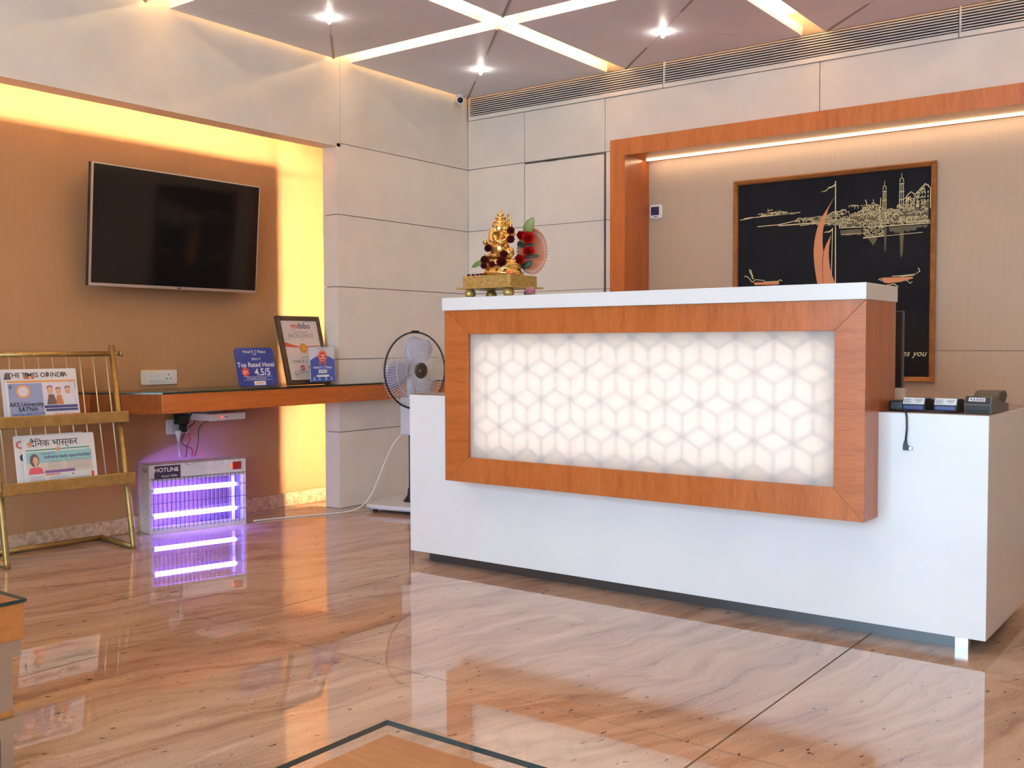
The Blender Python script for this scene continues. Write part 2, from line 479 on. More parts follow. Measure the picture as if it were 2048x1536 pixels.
LAMP_B = MB().lathe([(0.0, -0.034), (0.005, -0.033), (0.0085, -0.026), (0.008, -0.014), (0.006, -0.004), (0.0, -0.004)], 14).mesh('lamp_bulb'); LAMP_B.materials.append(MATS['bulb'])
for i in range(5):
    for j in range(6):
        cx, cy = 0.556 + P * i, -0.565 - P * j
        if cx + a > XR or cy - a < YF: continue
        e = inst(EDGE, 'ceiling_panel', cl, (cx, cy, ZC))
        for k in range(4): inst(TRI, 'triangle_panel', e, (0, 0, 0), (0, 0, k * math.pi / 2))
        inst(RIB, 'seam_rib', e, (0, 0, -0.002), (0, 0, -math.pi / 4 if False else math.pi / 4))
        if i < 4 and j < 4: inst(LEDR, 'cove_strip', e)
        if j < 5:
            L = empty('downlight', (cx, cy, ZC - 0.006))
            lab = {(0, 0): 'tiny bright downlight in the folded corner ceiling panel next to the security camera', (0, 1): 'tiny bright downlight in the folded ceiling panel above the niche edge and fascia',
                   (1, 0): 'tiny bright downlight in the folded ceiling panel beside the first grille joint'}.get((i, j), 'tiny downlight in a folded ceiling panel away from the camera corner')
            tag(L, lab, 'downlight', 'downlights in the ceiling panels')
            sp = bpy.data.lights.new('downlight_beam', 'SPOT'); sp.energy = 2.5; sp.color = (1, .90, .76); sp.spot_size = R(130); sp.spot_blend = 1.0; sp.shadow_soft_size = .02
            so = bpy.data.objects.new('downlight_beam', sp); COL.objects.link(so); so.parent = L; so.location = (0, 0, -.045)
            inst(LAMP_C, 'lamp_collar', L); inst(LAMP_B, 'lamp_bulb', L)
# ------------------------------------------------------------------ reception counter
OX, OY = 1.2567, -1.9474
UL, ZL, ZB = 2.291, 0.716, 0.045
ul, ur, vw, zt0, zwb, zt1 = 0.3125, 1.9726, -0.1346, 1.0608, 0.3858, 1.1112
p_l, p_r, p_0, p_1, vtb = 0.4315, 1.8779, 0.4840, 0.9674, 0.167
rc = empty('reception_counter', (OX, OY, 0))
tag(rc, 'white reception counter with wood-framed glowing panel on its front', 'counter')
VD = 0.62
MB().box(0, UL, 0, VD, ZB, ZL - 0.0022).build('counter_body', 'counter_white', rc, 0.0015)
MB().box(0.067, 2.195, 0.048, 0.075, 0, ZB).build('toe_kick', 'dark_steel', rc)
MB().box(2.195, 2.2325, 0.046, 0.080, 0, ZB).build('toe_cap', 'steel', rc)
MB().box(0.062, 0.067, 0.046, 0.080, 0, ZB).build('toe_cap', 'steel', rc)
for x in (0.15, 2.2):
    MB().cyl((x, VD - .06, 0), (x, VD - .06, ZB), .02).build('foot', 'gloss_white', rc)
# mitred boards of the wooden surround
t0, t1 = vw, vw + 0.022
def board(nm, m, poly):
    b = MB().prism(poly, t0, t1, 'y').build(nm, m, rc, 0.0008); return b
e = 0.0006
board('surround_board', 'wood_x_up', [(ul + e, zt0), (ur - e, zt0), (p_r - e, p_1), (p_l + e, p_1)])
board('surround_board', 'wood_x_up', [(ul + e, zwb), (p_l + e, p_0), (p_r - e, p_0), (ur - e, zwb)])
board('surround_board', 'wood_x', [(ul, zwb), (ul, zt0), (p_l, p_1), (p_l, p_0)])
board('surround_board', 'wood_x', [(ur, zwb), (p_r, p_0), (p_r, p_1), (ur, zt0)])
MB().box(ur - .018, ur - .0005, t1, -0.0005, zwb, zt0).build('side_board', 'wood_z', rc)
MB().box(ul + .0005, ul + .018, t1, -0.0005, zwb, zt0).build('side_board', 'wood_z', rc)
MB().box(ur - .018, ur - .0005, 0.0012, vtb, ZL, zt0).build('side_board', 'wood_z', rc)
MB().box(ul + .0005, ul + .018, 0.0012, vtb, ZL, zt0).build('side_board', 'wood_z', rc)
MB().box(ul + .018, ur - .018, vtb - .018, vtb, ZL, zt0).build('back_board', 'wood_z', rc)
MB().box(ul + .018, ur - .018, t1, -0.0005, zwb, zwb + .012).build('bottom_board', 'wood_x', rc)
MB().box(ul - .007, ur + .002, vw - .007, vtb + .01, zt0, zt1).build('upper_ledge', 'counter_white', rc, 0.0015)
# light box: glowing back, lattice of rhombi, frosted sheet in front
ya = vw + 0.016
lb = MB().box(p_l - .004, p_r + .004, ya + .058, ya + .062, p_0 - .004, p_1 + .004).build('light_box', 'gloss_white', rc)
MB().box(p_l + .018, p_r - .018, ya + .032, ya + .034, p_0 + .022, p_1 - .022).build('glow_sheet', 'panel_glow', lb)
lat = MB()
def bar(x0, z0, x1, z1, w=0.0098):
    def inside(a): return p_l - .01 <= a[0] <= p_r + .01 and p_0 - .01 <= a[1] <= p_1 + .01
    if not (inside((x0, z0)) or inside((x1, z1))): return
    # clip to the opening
    A = Vector((x0, z0)); B = Vector((x1, z1))
    for ax, lo, hi in ((0, p_l, p_r), (1, p_0, p_1)):
        for lim, sgn in ((lo, 1), (hi, -1)):
            da, db = (A[ax] - lim) * sgn, (B[ax] - lim) * sgn
            if da < 0 and db < 0: return
            if da < 0: A = A + (B - A) * (da / (da - db))
            elif db < 0: B = B + (A - B) * (db / (db - da))
    d = (B - A)
    if d.length < 1e-4: return
    n = Vector((-d.y, d.x)).normalized() * w / 2
    lat.prism([tuple(A + n), tuple(B + n), tuple(B - n), tuple(A - n)], ya + .005, ya + .009, 'y')
LX = 0.1297                         # rhombus width
LH = LX / math.sqrt(3) / 2 * 0.96   # half height of the flat rhombi
SIDE = LX / math.sqrt(3) * 1.01
NR = 9
xc0, zc0 = p_l + 0.078, p_1 - 0.132
for r in range(-4, 9):
    zr = zc0 - r * (SIDE + LH)
    for k in range(-2, 16):
        xc = xc0 + LX * (k + (0.5 if r % 2 else 0.0))
        l, rr, tp, bt = (xc - LX / 2, zr), (xc + LX / 2, zr), (xc, zr + LH), (xc, zr - LH)
        for a_, b_ in ((l, tp), (tp, rr), (rr, bt), (bt, l)): bar(*a_, *b_)
        bar(xc, zr - LH, xc, zr - LH - SIDE * .999 + 0.0)
        bar(xc + LX / 2, zr, xc + LX / 2, zr - SIDE)
lm = bpy.data.materials.new('lattice_acrylic'); lm.use_nodes = True; nt = lm.node_tree
nt.nodes.remove(nt.nodes['Principled BSDF'])
ta = nt.nodes.new('ShaderNodeBsdfTransparent'); ta.inputs['Color'].default_value = (.92, .92, .95, 1)
da = nt.nodes.new('ShaderNodeBsdfDiffuse'); da.inputs['Color'].default_value = (.75, .74, .76, 1)
ma = nt.nodes.new('ShaderNodeMixShader'); ma.inputs[0].default_value = 0.22
nt.links.new(ta.outputs[0], ma.inputs[1]); nt.links.new(da.outputs[0], ma.inputs[2]); nt.links.new(ma.outputs[0], nt.nodes['Material Output'].inputs['Surface'])
MATS['lattice_acrylic'] = lm
lo = lat.build('lattice', 'lattice_acrylic', lb)
fz = bpy.data.materials.new('frosted_acrylic'); fz.use_nodes = True; nt = fz.node_tree
nt.nodes.remove(nt.nodes['Principled BSDF'])
tl = nt.nodes.new('ShaderNodeBsdfTranslucent'); tl.inputs['Color'].default_value = (.92, .92, .92, 1)
df = nt.nodes.new('ShaderNodeBsdfDiffuse'); df.inputs['Color'].default_value = (.68, .68, .68, 1)
g1 = nt.nodes.new('ShaderNodeBsdfGlossy'); g1.inputs['Roughness'].default_value = 0.12
m1 = nt.nodes.new('ShaderNodeMixShader'); m1.inputs[0].default_value = 0.36
m2 = nt.nodes.new('ShaderNodeMixShader'); m2.inputs[0].default_value = 0.03
nt.links.new(tl.outputs[0], m1.inputs[1]); nt.links.new(df.outputs[0], m1.inputs[2])
nt.links.new(m1.outputs[0], m2.inputs[1]); nt.links.new(g1.outputs[0], m2.inputs[2])
nt.links.new(m2.outputs[0], nt.nodes['Material Output'].inputs['Surface'])
MATS['frosted'] = fz
MB().add([(p_l, ya, p_0), (p_r, ya, p_0), (p_r, ya, p_1), (p_l, ya, p_1)], [(0, 1, 2, 3)]).build('frosted_sheet', 'frosted', lb)

wt = MB().box(0.003, UL - .003, .003, VD, ZL - .0020, ZL).build('worktop', speck('worktop_brown', (0.20, 0.12, 0.085), (0.26, 0.165, 0.12), 25, 0.25), None, loc=(OX, OY, 0))
tag(wt, 'brown laminate worktop of the white reception counter', 'worktop')
# ------------------------------------------------------------------ television
ink('ink_black', (0.02, 0.02, 0.022)); ink('ink_white', (0.85, 0.85, 0.86)); ink('ink_blue', (0.025, 0.055, 0.30)); ink('ink_red', (0.65, 0.05, 0.03))
tv = empty('television', (-0.175, -2.058, 1.488))
tv.rotation_euler = (0, R(4.5), 0)
tag(tv, 'large flat black television with thin silver bezel tilted on the brown niche wall', 'television')
W2, H2 = 0.485, 0.284
MB().box(-.028, -.006, -W2, W2, -H2, H2).build('tv_case', 'black_plastic', tv)
MB().box(-.006, .0, -W2 + .008, W2 - .006, -H2 + .014, H2 - .006).build('screen', 'screen', tv)
MB().box(-.008, .002, -W2, -W2 + .008, -H2, H2).build('bezel', 'silver', tv)
MB().box(-.008, .002, W2 - .006, W2, -H2, H2).build('bezel', 'silver', tv)
MB().box(-.008, .002, -W2 + .008, W2 - .006, H2 - .006, H2).build('bezel', 'silver', tv)
MB().box(-.008, .003, -W2 + .008, W2 - .006, -H2, -H2 + .014).build('bezel', 'silver', tv)
MB().box(.003, .0036, -.012, .012, -H2 + .004, -H2 + .010).build('badge', 'dark_steel', tv)
MB().box(-.055, -.028, -.30, .30, -.17, .14).build('tv_back', 'black_plastic', tv, .01)
MB().box(-.137, -.055, -.05, .05, -.10, .10).build('wall_bracket', 'dark_steel', tv)

# ------------------------------------------------------------------ floating shelf
SX, SZ0, SZ1 = 0.09, 0.608, 0.699
sh = empty('floating_shelf', (0, -1.5, SZ0))
tag(sh, 'long wooden wall shelf with dark glass top running from the niche across the white pier', 'shelf')
pl_ = [(XN + .001, -1.12), (-.17, -1.06), (SX, -.86), (SX, 1.18), (.0008, 1.18), (.0008, .341), (XN + .001, .341)]
MB().prism(pl_, 0, SZ1 - SZ0).build('shelf_board', 'wood_y', sh, .001)
MB().prism([(a_ + (.004 if a_ > 0 else 0), b_) for a_, b_ in pl_], SZ1 - SZ0 + .0003, .099).build('glass_top', 'dark_glass_edge', sh)
SZ = SZ0 + 0.099
MB().prism([(-.1715, -1.0612), (SX - .001, -.8625), (SX - .0002, -.8660), (-.1702, -1.0655)], 0.0, SZ1 - SZ0).build('end_shade_sheet', 'wood_shaded', sh)  # thin sheet added over the chamfer, its darker colour stands in for shade

# ------------------------------------------------------------------ printed stands on the shelf
def leaner(name, yc, xb, lean, label, cat, z=SZ, yaw=0.0):
    """root standing on the shelf at X=xb; local x runs along the wall (+Y), local y up the face, local z outward"""
    o = empty(name, (xb, yc, z))
    u = Vector((math.sin(yaw), math.cos(yaw), 0)); n0 = Vector((math.cos(yaw), -math.sin(yaw), 0))
    v = Vector((0, 0, 1)) * math.cos(lean) - n0 * math.sin(lean)
    o.matrix_world = basis((xb, yc, z + .016 * math.sin(lean) + .0004), u, v)
    tag(o, label, cat); return o
blue = ink('sign_blue', (0.022, 0.042, 0.26), 0.15)
o = leaner('award_sign', -1.715, -0.01, R(13), 'blue acrylic Top Rated Hotel sign leaning on the shelf', 'sign')
MB().prism(rrect(-.125, .125, 0.0, .205, .02), 0, .006).build('acrylic_plate', 'sign_blue', o)
MB().box(-.135, .135, 0.0, .004, -.004, .012).build('foot_strip', 'pane_glass', o)
letters(o, 'ink_white', [('Hotel K C Palace', .021, 0, .177), ('2016-17', .018, .005, .139), ('Top Rated Hotel', .035, 0, .103, {'bold': .0004}),
                         ('4.5/5', .052, .035, .058, {'bold': .0008}), ('97% guests recommend', .013, -.01, .040)], .0064)
flat(o, 'rule', 'ink_white', [[(-.010, .168), (.010, .168), (.010, .171), (-.010, .171)], [(-.095, .051), (.095, .051), (.095, .0525), (-.095, .0525)],
                              [(-.095, .034), (.095, .034), (.095, .0355), (-.095, .0355)]], .0064)
flat(o, 'badge_disc', 'ink_red', [circ(-.075, .077, .024, 24)], .0064)
letters(o, 'ink_white', [('go', .030, -.075, .070)], .0068, 'badge_lettering')
flat(o, 'logo_plate', 'ink_white', [[(-.030, .006), (.045, .006), (.045, .028), (-.030, .028)]], .0064)
letters(o, 'ink_red', [('goibibo', .018, .0075, .0125)], .0068, 'logo_lettering')

o = leaner('framed_certificate', -1.362, -0.01, R(15), 'framed award certificate with gold medal leaning behind the small blue card', 'certificate')
wd = pbr('frame_black', (0.05, 0.035, 0.025), 0.25)
W_, H_ = .155, .385
MB().box(-W_ + .004, W_ - .004, .004, H_ - .004, -.014, -.004).build('backing', 'black_soft', o)
for x0, x1, y0, y1 in ((-W_, -W_ + .026, 0, H_), (W_ - .026, W_, 0, H_), (-W_ + .026, W_ - .026, 0, .026), (-W_ + .026, W_ - .026, H_ - .026, H_)):
    MB().box(x0, x1, y0, y1, -.014, .006).build('frame_rail', 'frame_black', o, .003)
ink('cert_paper', (0.74, 0.64, 0.60), 0.3)
MB().box(-W_ + .026, W_ - .026, .026, H_ - .026, -.004, .0).build('certificate_paper', 'cert_paper', o)
letters(o, 'ink_red', [('go', .046, -.016, .315, {'bold': .0008, 'align': 'RIGHT'})], .0006, 'logo_lettering')
ink('ink_grey', (0.22, 0.20, 0.22)); ink('ink_navy', (0.03, 0.04, 0.16))
letters(o, 'ink_navy', [('ibibo', .046, -.014, .315, {'bold': .0006, 'align': 'LEFT'})], .0006, 'logo_lettering')
letters(o, 'ink_grey', [('Certificate of', .018, 0, .290), ('EXCELLENCE', .031, 0, .263),
                        ('Hotel K C Palace', .026, 0, .122), ('97% guests recommend', .014, 0, .066)], .0006)
MB().tube([(-.095, .060, .0012), (-.088, .072, .0012), (-.086, .048, .0012), (-.080, .060, .0012), (-.074, .054, .0012), (-.068, .062, .0012), (-.060, .054, .0012), (-.050, .064, .0012)], .0008, 5).build('signature', 'ink_grey', o)
flat(o, 'print_line', 'ink_grey', [[(-.1, .040), (-.045, .040), (-.045, .0412), (-.1, .0412)], [(-.03, .150), (.03, .150), (.03, .153), (-.03, .153)], [(-.02, .249), (.02, .249), (.02, .251), (-.02, .251)]], .0006)
ink('ribbon_red', (0.62, 0.10, 0.05)); ink('medal_gold', (0.72, 0.36, 0.08), 0.3)
flat(o, 'ribbon', 'ribbon_red', [[(-.128, .240), (-.128, .212), (-.075, .208), (-.03, .207), (-.03, .213), (-.07, .222)], [(.02, .207), (.128, .214), (.128, .218), (.02, .213)]], .0006)
MB().prism([(.0 + (.030 if k % 2 else .027) * math.cos(k * math.pi / 18), .203 + (.030 if k % 2 else .027) * math.sin(k * math.pi / 18)) for k in range(36)], .0006, .0022).build('medal', 'medal_gold', o)
flat(o, 'medal_rim', 'ribbon_red', [circ(0, .203, .021, 24)], .0026)
flat(o, 'medal_face', 'medal_gold', [circ(0, .203, .018, 24)], .0029)
flat(o, 'badge_disc', 'ink_red', [circ(-.03, .092, .016, 20)], .0006)
letters(o, 'ink_white', [('go', .020, -.03, .087)], .001, 'badge_lettering')
flat(o, 'badge_disc', 'ink_navy', [circ(.03, .092, .016, 20)], .0006)
MB().box(-W_ + .02, W_ - .02, .02, H_ - .02, .0035, .0045).build('cover_glass', 'pane_glass', o)

o = leaner('card_holder', -1.335, 0.062, R(2), 'small white and blue hotel card in a clear acrylic stand on the shelf', 'card')
ink('card_white', (0.66, 0.70, 0.80)); ink('card_blue', (0.035, 0.085, 0.42))
MB().box(-.105, .105, 0, .018, -.022, .022).build('acrylic_foot', 'pane_glass', o)
MB().box(-.088, .088, .019, .206, -.002, .002).build('card', 'card_white', o)
arc = [(-.088 + .176 * k / 14, .135 + .028 * math.sin(math.pi * k / 14)) for k in range(15)]
flat(o, 'blue_field', 'card_blue', [[(-.088, .019), (.088, .019)] + arc[::-1]], .0024)
flat(o, 'rosette', 'ribbon_red', [[((.034 if k % 2 else .031) * math.cos(k * math.pi / 16), .157 + (.034 if k % 2 else .031) * math.sin(k * math.pi / 16)) for k in range(32)],
                                  [(-.026, .13), (-.006, .128), (-.012, .105), (-.018, .114), (-.027, .108)], [(.006, .128), (.026, .13), (.027, .108), (.018, .114), (.012, .105)]], .0028)
flat(o, 'rosette_bar', 'ink_white', [[(-.014, .143), (.014, .143), (.014, .148), (-.014, .148)]], .0037)
flat(o, 'rosette_rim', 'cert_paper', [circ(0, .157, .027, 24)], .0031)
flat(o, 'rosette_face', 'ink_red', [circ(0, .157, .024, 24)], .0034)
letters(o, 'ink_white', [('go', .028, 0, .153, {'bold': .0006})], .0037, 'rosette_lettering')
letters(o, 'ink_white', [('Hotel K C Palace', .019, 0, .090, {'bold': .0003})], .0028)
flat(o, 'print_line', 'ink_white', [[(c_ - .012, .028), (c_ + .012, .028), (c_ + .012, .031), (c_ - .012, .031)] for c_ in (-.062, -.025, .022, .062)], .0028)
letters(o, 'ink_grey', [('WELCOME TO', .011, 0, .195)], .0028)
flat(o, 'logo_plate', 'ink_white', [[(-.03, .064), (.03, .064), (.03, .083), (-.03, .083)], [(-.048, .044), (.048, .044), (.043, .049), (.048, .055), (-.048, .055), (-.043, .049)],
                                    circ(-.062, .040, .005, 8), circ(-.025, .040, .005, 3), [(.018, .036), (.027, .036), (.027, .044), (.018, .044)], circ(.062, .040, .006, 8, .003)], .0028)
letters(o, 'ink_navy', [('goibibo', .015, 0, .070)], .0031, 'logo_lettering')

# ------------------------------------------------------------------ wall plates, router, leads
sw = empty('switch_plate', (XN, -2.098, 0.764)); tag(sw, 'white switch and socket plate on the brown wall above the shelf', 'switch plate')
MB().prism(rrect(-.103, .103, -.037, .037, .006), 0, .010, 'x').build('plate', 'cream_plastic', sw, .002)
for k in range(4): MB().box(.010, .014, -.066 + k * .022, -.046 + k * .022, -.018, .018).build('rocker', 'white_plastic', sw, .001)
MB().box(.010, .0125, .026, .072, -.022, .022).build('socket_face', 'white_plastic', sw)
for y, z in ((.049, .012), (.038, -.008), (.060, -.008)): MB().cyl((.0118, y, z), (.0130, y, z), .004, 10).build('socket_hole', 'black_soft', sw)
ls = empty('socket_plate', (XN, -1.998, 0.508)); tag(ls, 'white socket plate low on the wall filled with black plugs under the shelf', 'socket')
MB().prism(rrect(-.065, .065, -.038, .038, .005), 0, .010, 'x').build('plate', 'white_plastic', ls, .002)
MB().box(.010, .0135, -.06, -.034, -.028, .028).build('rocker', 'white_plastic', ls)
MB().box(.010, .0135, -.030, .0, -.028, .028).build('rocker', 'grey_plastic', ls)
MB().box(.010, .0135, .02, .06, -.028, .028).build('socket_face', 'white_plastic', ls)
ad = MB().box(XN + .0142, XN + .066, -2.025, -1.965, .520, .572).box(XN + .018, XN + .05, -1.998, -1.965, .478, .5199).build('power_adapter', 'black_plastic', None, .005)
tag(ad, 'bulky black power adapter plugged into the low socket', 'adapter')
rt = empty('router', (-.21, -1.84, .5405)); tag(rt, 'slim white network box with red indicator hanging under the wooden shelf', 'router')
MB().box(-.109, .11, -.11, .11, 0, .036).build('router_case', 'white_plastic', rt, .004)
MB().box(-.109, -.02, -.06, .06, .0362, .0672).build('mounting_block', 'grey_plastic', rt)
pbr('red_lamp', (0.8, 0.05, 0.03), 0.4, emit=(1, 0.08, 0.04), estr=2.0)
MB().ball((.111, -.04, .018), (.002, .008, .006)).build('indicator', 'red_lamp', rt)
for y in (-.018, -.008): MB().ball((.111, y, .018), (.0015, .003, .003)).build('port_hole', 'black_soft', rt)
def cable(name, pts, r, m, label, cat='cable', sub=6):
    P_ = [Vector(p) for p in pts]; out = []
    for i in range(len(P_) - 1):
        p0, p1, p2, p3 = P_[max(i - 1, 0)], P_[i], P_[i + 1], P_[min(i + 2, len(P_) - 1)]
        for k in range(sub):
            t = k / sub
            out.append(.5 * ((2 * p1) + (p2 - p0) * t + (2 * p0 - 5 * p1 + 4 * p2 - p3) * t * t + (3 * p1 - p0 - 3 * p2 + p3) * t ** 3))
    out.append(P_[-1])
    o = MB().tube(out, r, 8).build(name, m)
    return tag(o, label, cat) if label else o
xw = XN + .03
cable('cable', [(xw + .02, -1.963, .50), (xw + .03, -1.93, .53), (xw + .04, -1.945, .575), (xw + .02, -1.9535, .56)], .003, 'black_plastic', 'thick black lead looping from the power adapter to the network box')
cable('cable', [(xw + .02, -1.985, .476), (xw + .03, -2.01, .43), (xw + .03, -1.98, .40), (xw + .04, -1.995, .352)], .0022, 'black_plastic', 'thin black wire dropping from the socket plugs behind the insect killer')
cable('cable', [(xw + .02, -1.82, .536), (xw + .03, -1.90, .50), (xw + .03, -1.91, .42), (xw + .04, -1.94, .352)], .0022, 'black_plastic', 'thin black wire hanging in a loop from the network box')
pbr('red_wire', (0.55, 0.03, 0.08), 0.4)
cable('cable', [(xw + .03, -1.968, .476), (xw + .035, -1.962, .44), (xw + .04, -1.985, .41), (xw + .04, -1.955, .39), (xw + .04, -1.955, .352)], .003, 'red_wire', 'red twisted wire hanging below the low socket')
wp = empty('mains_plug', (XN + .014, -2.010, .478)); tag(wp, 'white mains plug and lead in the low socket above the insect killer', 'plug')
MB().lathe([(0, .012), (.016, .012), (.016, 0), (.008, -.03), (.004, -.05), (0, -.05)], 14).build('plug_body', 'white_plastic', wp, loc=(.018, 0, 0))
MB().tube([(.018, 0, -.045), (.018, .002, -.09), (.02, .006, -.127)], .003, 8).build('lead', 'white_plastic', wp)

# ------------------------------------------------------------------ insect killer
ik = empty('insect_killer'); ik.matrix_world = basis((-.172, -2.261, 0), (.253, .967, 0), (-.967, .253, 0))
tag(ik, 'white metal insect killer with two glowing violet tubes standing on the floor', 'insect killer')
speck('ik_white', (0.60, 0.58, 0.60), (0.74, 0.71, 0.71), 14, 0.4)
nt, bb = nodes(MATS['ik_white'])
L, D_, Hh = .5, .142, .34
MB().box(0, .012, 0, D_, 0, Hh).build('side_panel', 'ik_white', ik, .002)
MB().box(L - .012, L, 0, D_, 0, Hh).build('side_panel', 'ik_white', ik, .002)
MB().box(.012, L - .012, 0, D_, Hh - .004, Hh).build('top_panel', 'ik_white', ik)
MB().box(.012, L - .012, 0, .006, Hh - .082, Hh - .004).build('header_panel', 'ik_white', ik)
MB().box(.012, L - .012, .002, D_, 0, .012).box(.012, L - .012, .002, .006, .012, .030).build('tray', 'ik_white', ik)
for k in range(22):
    x = .018 + k * .0221
    MB().box(x - .0011, x + .0011, D_ - .004, D_ - .002, .012, Hh - .004).build('rear_wire', 'ik_white', ik)
pbr('guard_wire', (0.06, 0.05, 0.09), 0.4, 0.3)
for k in range(22):
    x = .018 + k * .0221
    MB().box(x - .0011, x + .0011, -.006, -.004, .018, .272).build('guard_wire', 'guard_wire', ik)
for z in (.272, .215, .150, .085):
    MB().box(.004, L - .004, -.0085, -.0062, z - .0012, z + .0012).build('guard_rail', 'guard_wire', ik)
for z in (.207, .082):
    t = MB().tube([(.03, .038, z), (L - .045, .038, z)], .0125, 14).build('tube', 'uv_tube', ik)
    MB().tube([(.012, .038, z), (.03, .038, z)], .0135, 12).tube([(L - .045, .038, z), (L - .012, .038, z)], .010, 12).build('tube_cap', 'white_plastic', t)
gridb = MB()
for k in range(30):
    gridb.box(.02, L - .05, .075, .0765, .03 + k * .0075, .0312 + k * .0075)
for k in range(40):
    x = .02 + k * .0109; gridb.box(x, x + .001, .0768, .078, .025, .25)
gridb.build('shock_grid', 'guard_wire', ik)
MB().box(L - .05, L - .0475, .03, .10, .014, .255).build('inner_partition', 'grey_plastic', ik)
ink('plate_dark', (0.035, 0.025, 0.075), 0.3)
npb = MB().box(.026, .155, -.0025, 0, Hh - .070, Hh - .006).build('name_plate', 'plate_dark', ik)
def face_letters(parent, m, lines, M, name='lettering'):
    o_ = letters(parent, m, lines, 0.0, name); o_.matrix_local = M; return o_
FM = Matrix(((1, 0, 0, 0), (0, 0, -1, -.0029), (0, 1, 0, 0), (0, 0, 0, 1)))
face_letters(npb, 'ink_white', [('HOTLINE', .029, .085, Hh - .036, {'bold': .0004}), ('Plus', .011, .138, Hh - .034), ('Insect Killer', .017, .100, Hh - .062, {'shear': .2})], FM)
MB().box(L - .072, L - .026, -.004, 0, Hh - .052, Hh - .012).build('switch', pbr('red_switch', (0.30, 0.02, 0.02), 0.25), ik, .002)
MB().ball((L - .078, -.003, Hh - .032), (.006, .003, .008)).build('pilot_lamp', 'red_lamp', ik)
for x, z in ((0, 0), ):
    for k in range(4): MB().box(-.0006, 0, .03 + k * .016, .034 + k * .016, Hh - .04, Hh - .022).build('vent_slot', 'black_soft', ik)
for y, z in ((.09, .19), (.11, .17), (.11, .15), (.06, .07), (.06, .05), (.085, .035)):
    MB().cyl((-.0007, y, z), (0, y, z), .003, 8).build('screw_hole', 'black_soft', ik)
rnd = random.Random(2)
chips = MB()
for k in range(16):
    x = rnd.uniform(.02, L - .02); w = rnd.uniform(.003, .012); z = Hh - abs(rnd.gauss(0, .006)) - .001
    chips.box(x, x + w, -.0006, .0, z - .002, z)
for k in range(10):
    x = rnd.uniform(.02, L - .03); chips.box(x, x + rnd.uniform(.004, .02), 0, .0025, Hh, Hh + .0004)
chips.box(0, .004, 0, D_, Hh, Hh + .0005).build('paint_chips', 'black_soft', ik)

# ------------------------------------------------------------------ newspaper rack
rk = empty('newspaper_rack'); rk.matrix_world = basis((.015, -3.058, 0), (.099, .995, 0), (-.995, .099, 0))
tag(rk, 'brass-coloured metal newspaper rack with two ledges and thin rods', 'rack')
Wd = .555; SL = .20
def up(x, z, off=0.0): return (x, SL * z + off, z)
for x in (0, Wd): MB().tube([(x, .004, .0), up(x, .02), up(x, .925)], .0135, 14).build('upright', 'brass', rk)
MB().tube([up(.0135, .888), up(Wd - .0135, .888)], .0115, 14).build('top_rail', 'brass', rk)
for x in (0, Wd): MB().tube([(x, .012, .013), (x, .315, .013)], .0125, 12).build('base_bar', 'brass', rk)
MB().tube([(-.0125, .315, .013), (Wd + .0125, .315, .013)], .0125, 12).build('base_rail', 'brass', rk)
for z in (.888, .585, .325):
    MB().tube([up(Wd + .012, z), up(Wd + .034, z)], .007, 12).tube([up(Wd + .034, z), up(Wd + .046, z)], [.013, .0155], 14).build('end_knob', 'brass', rk)
for z in (.600, .325):
    y = SL * z
    MB().box(-.012, Wd + .012, y - .072, y - .062, z - .022, z + .028).box(-.012, Wd + .012, y - .062, y - .014, z - .022, z - .012).build('ledge', 'brass', rk, .003)
for k in range(9):
    x = .03 + k * .0618
    MB().tube([up(x, .318, .002), up(x, .880, .002)], .0032, 8).build('rod', 'gold_rod', rk)

# newspapers: local x along the ledge, local y up the rack, local z outward
ink('newsprint', (0.70, 0.66, 0.64), 0.7); ink('newsprint_edge', (0.55, 0.58, 0.66), 0.7)
RM = rk.matrix_world.copy()
sn = Vector((0, SL, 1)).normalized()
def paper(name, x0, w, zbase, h, out, label, cant=0.0):
    o_ = empty(name)
    org = Vector((x0, SL * zbase - out, zbase))
    Mx = basis(org, (math.cos(cant), SL * math.sin(cant), math.sin(cant)), tuple(sn))
    o_.matrix_world = RM @ Mx
    tag(o_, label, 'newspaper', 'newspapers in the rack')
    MB().prism([(0, 0), (w, 0), (w, h * .97), (w - .004, h), (.004, h), (0, h * .98)], -.007, 0).build('folded_sheets', 'newsprint', o_, .0015)
    return o_
def lines_(x0, x1, y0, y1, n, rndm, t=.0012):
    out = []
    for k in range(n):
        y = y0 + (y1 - y0) * k / max(n - 1, 1); e_ = x1 - rndm.uniform(0, .2) * (x1 - x0)
        out.append([(x0, y), (e_, y), (e_, y + t), (x0, y + t)])
    return out
def rect(x0, x1, y0, y1): return [(x0, y0), (x1, y0), (x1, y1), (x0, y1)]
for nm, c in (('ink_orange', (0.70, 0.30, 0.10)), ('ad_blue', (0.26, 0.30, 0.48)), ('ad_pale', (0.66, 0.60, 0.64)), ('ink_skin', (0.62, 0.36, 0.24)), ('ink_brown', (0.14, 0.09, 0.08)),
              ('ad_teal', (0.27, 0.50, 0.50)), ('ink_green', (0.05, 0.25, 0.16)), ('ink_purple', (0.20, 0.09, 0.26)), ('ink_pink', (0.66, 0.10, 0.14)), ('ink_cloth', (0.70, 0.66, 0.70)), ('ad_sand', (0.62, 0.54, 0.46)), ('ink_rust', (0.48, 0.18, 0.08))):
    ink(nm, c, 0.7)
rr = random.Random(8)
o = paper('newspaper', .045, .325, .585, .245, .016, 'English newspaper with university advertisement on the upper ledge of the rack')
letters(o, 'ink_black', [('THE TIMES OF INDIA', .030, .155, .208, {'sx': .92, 'bold': .0004})], .0008, 'masthead')
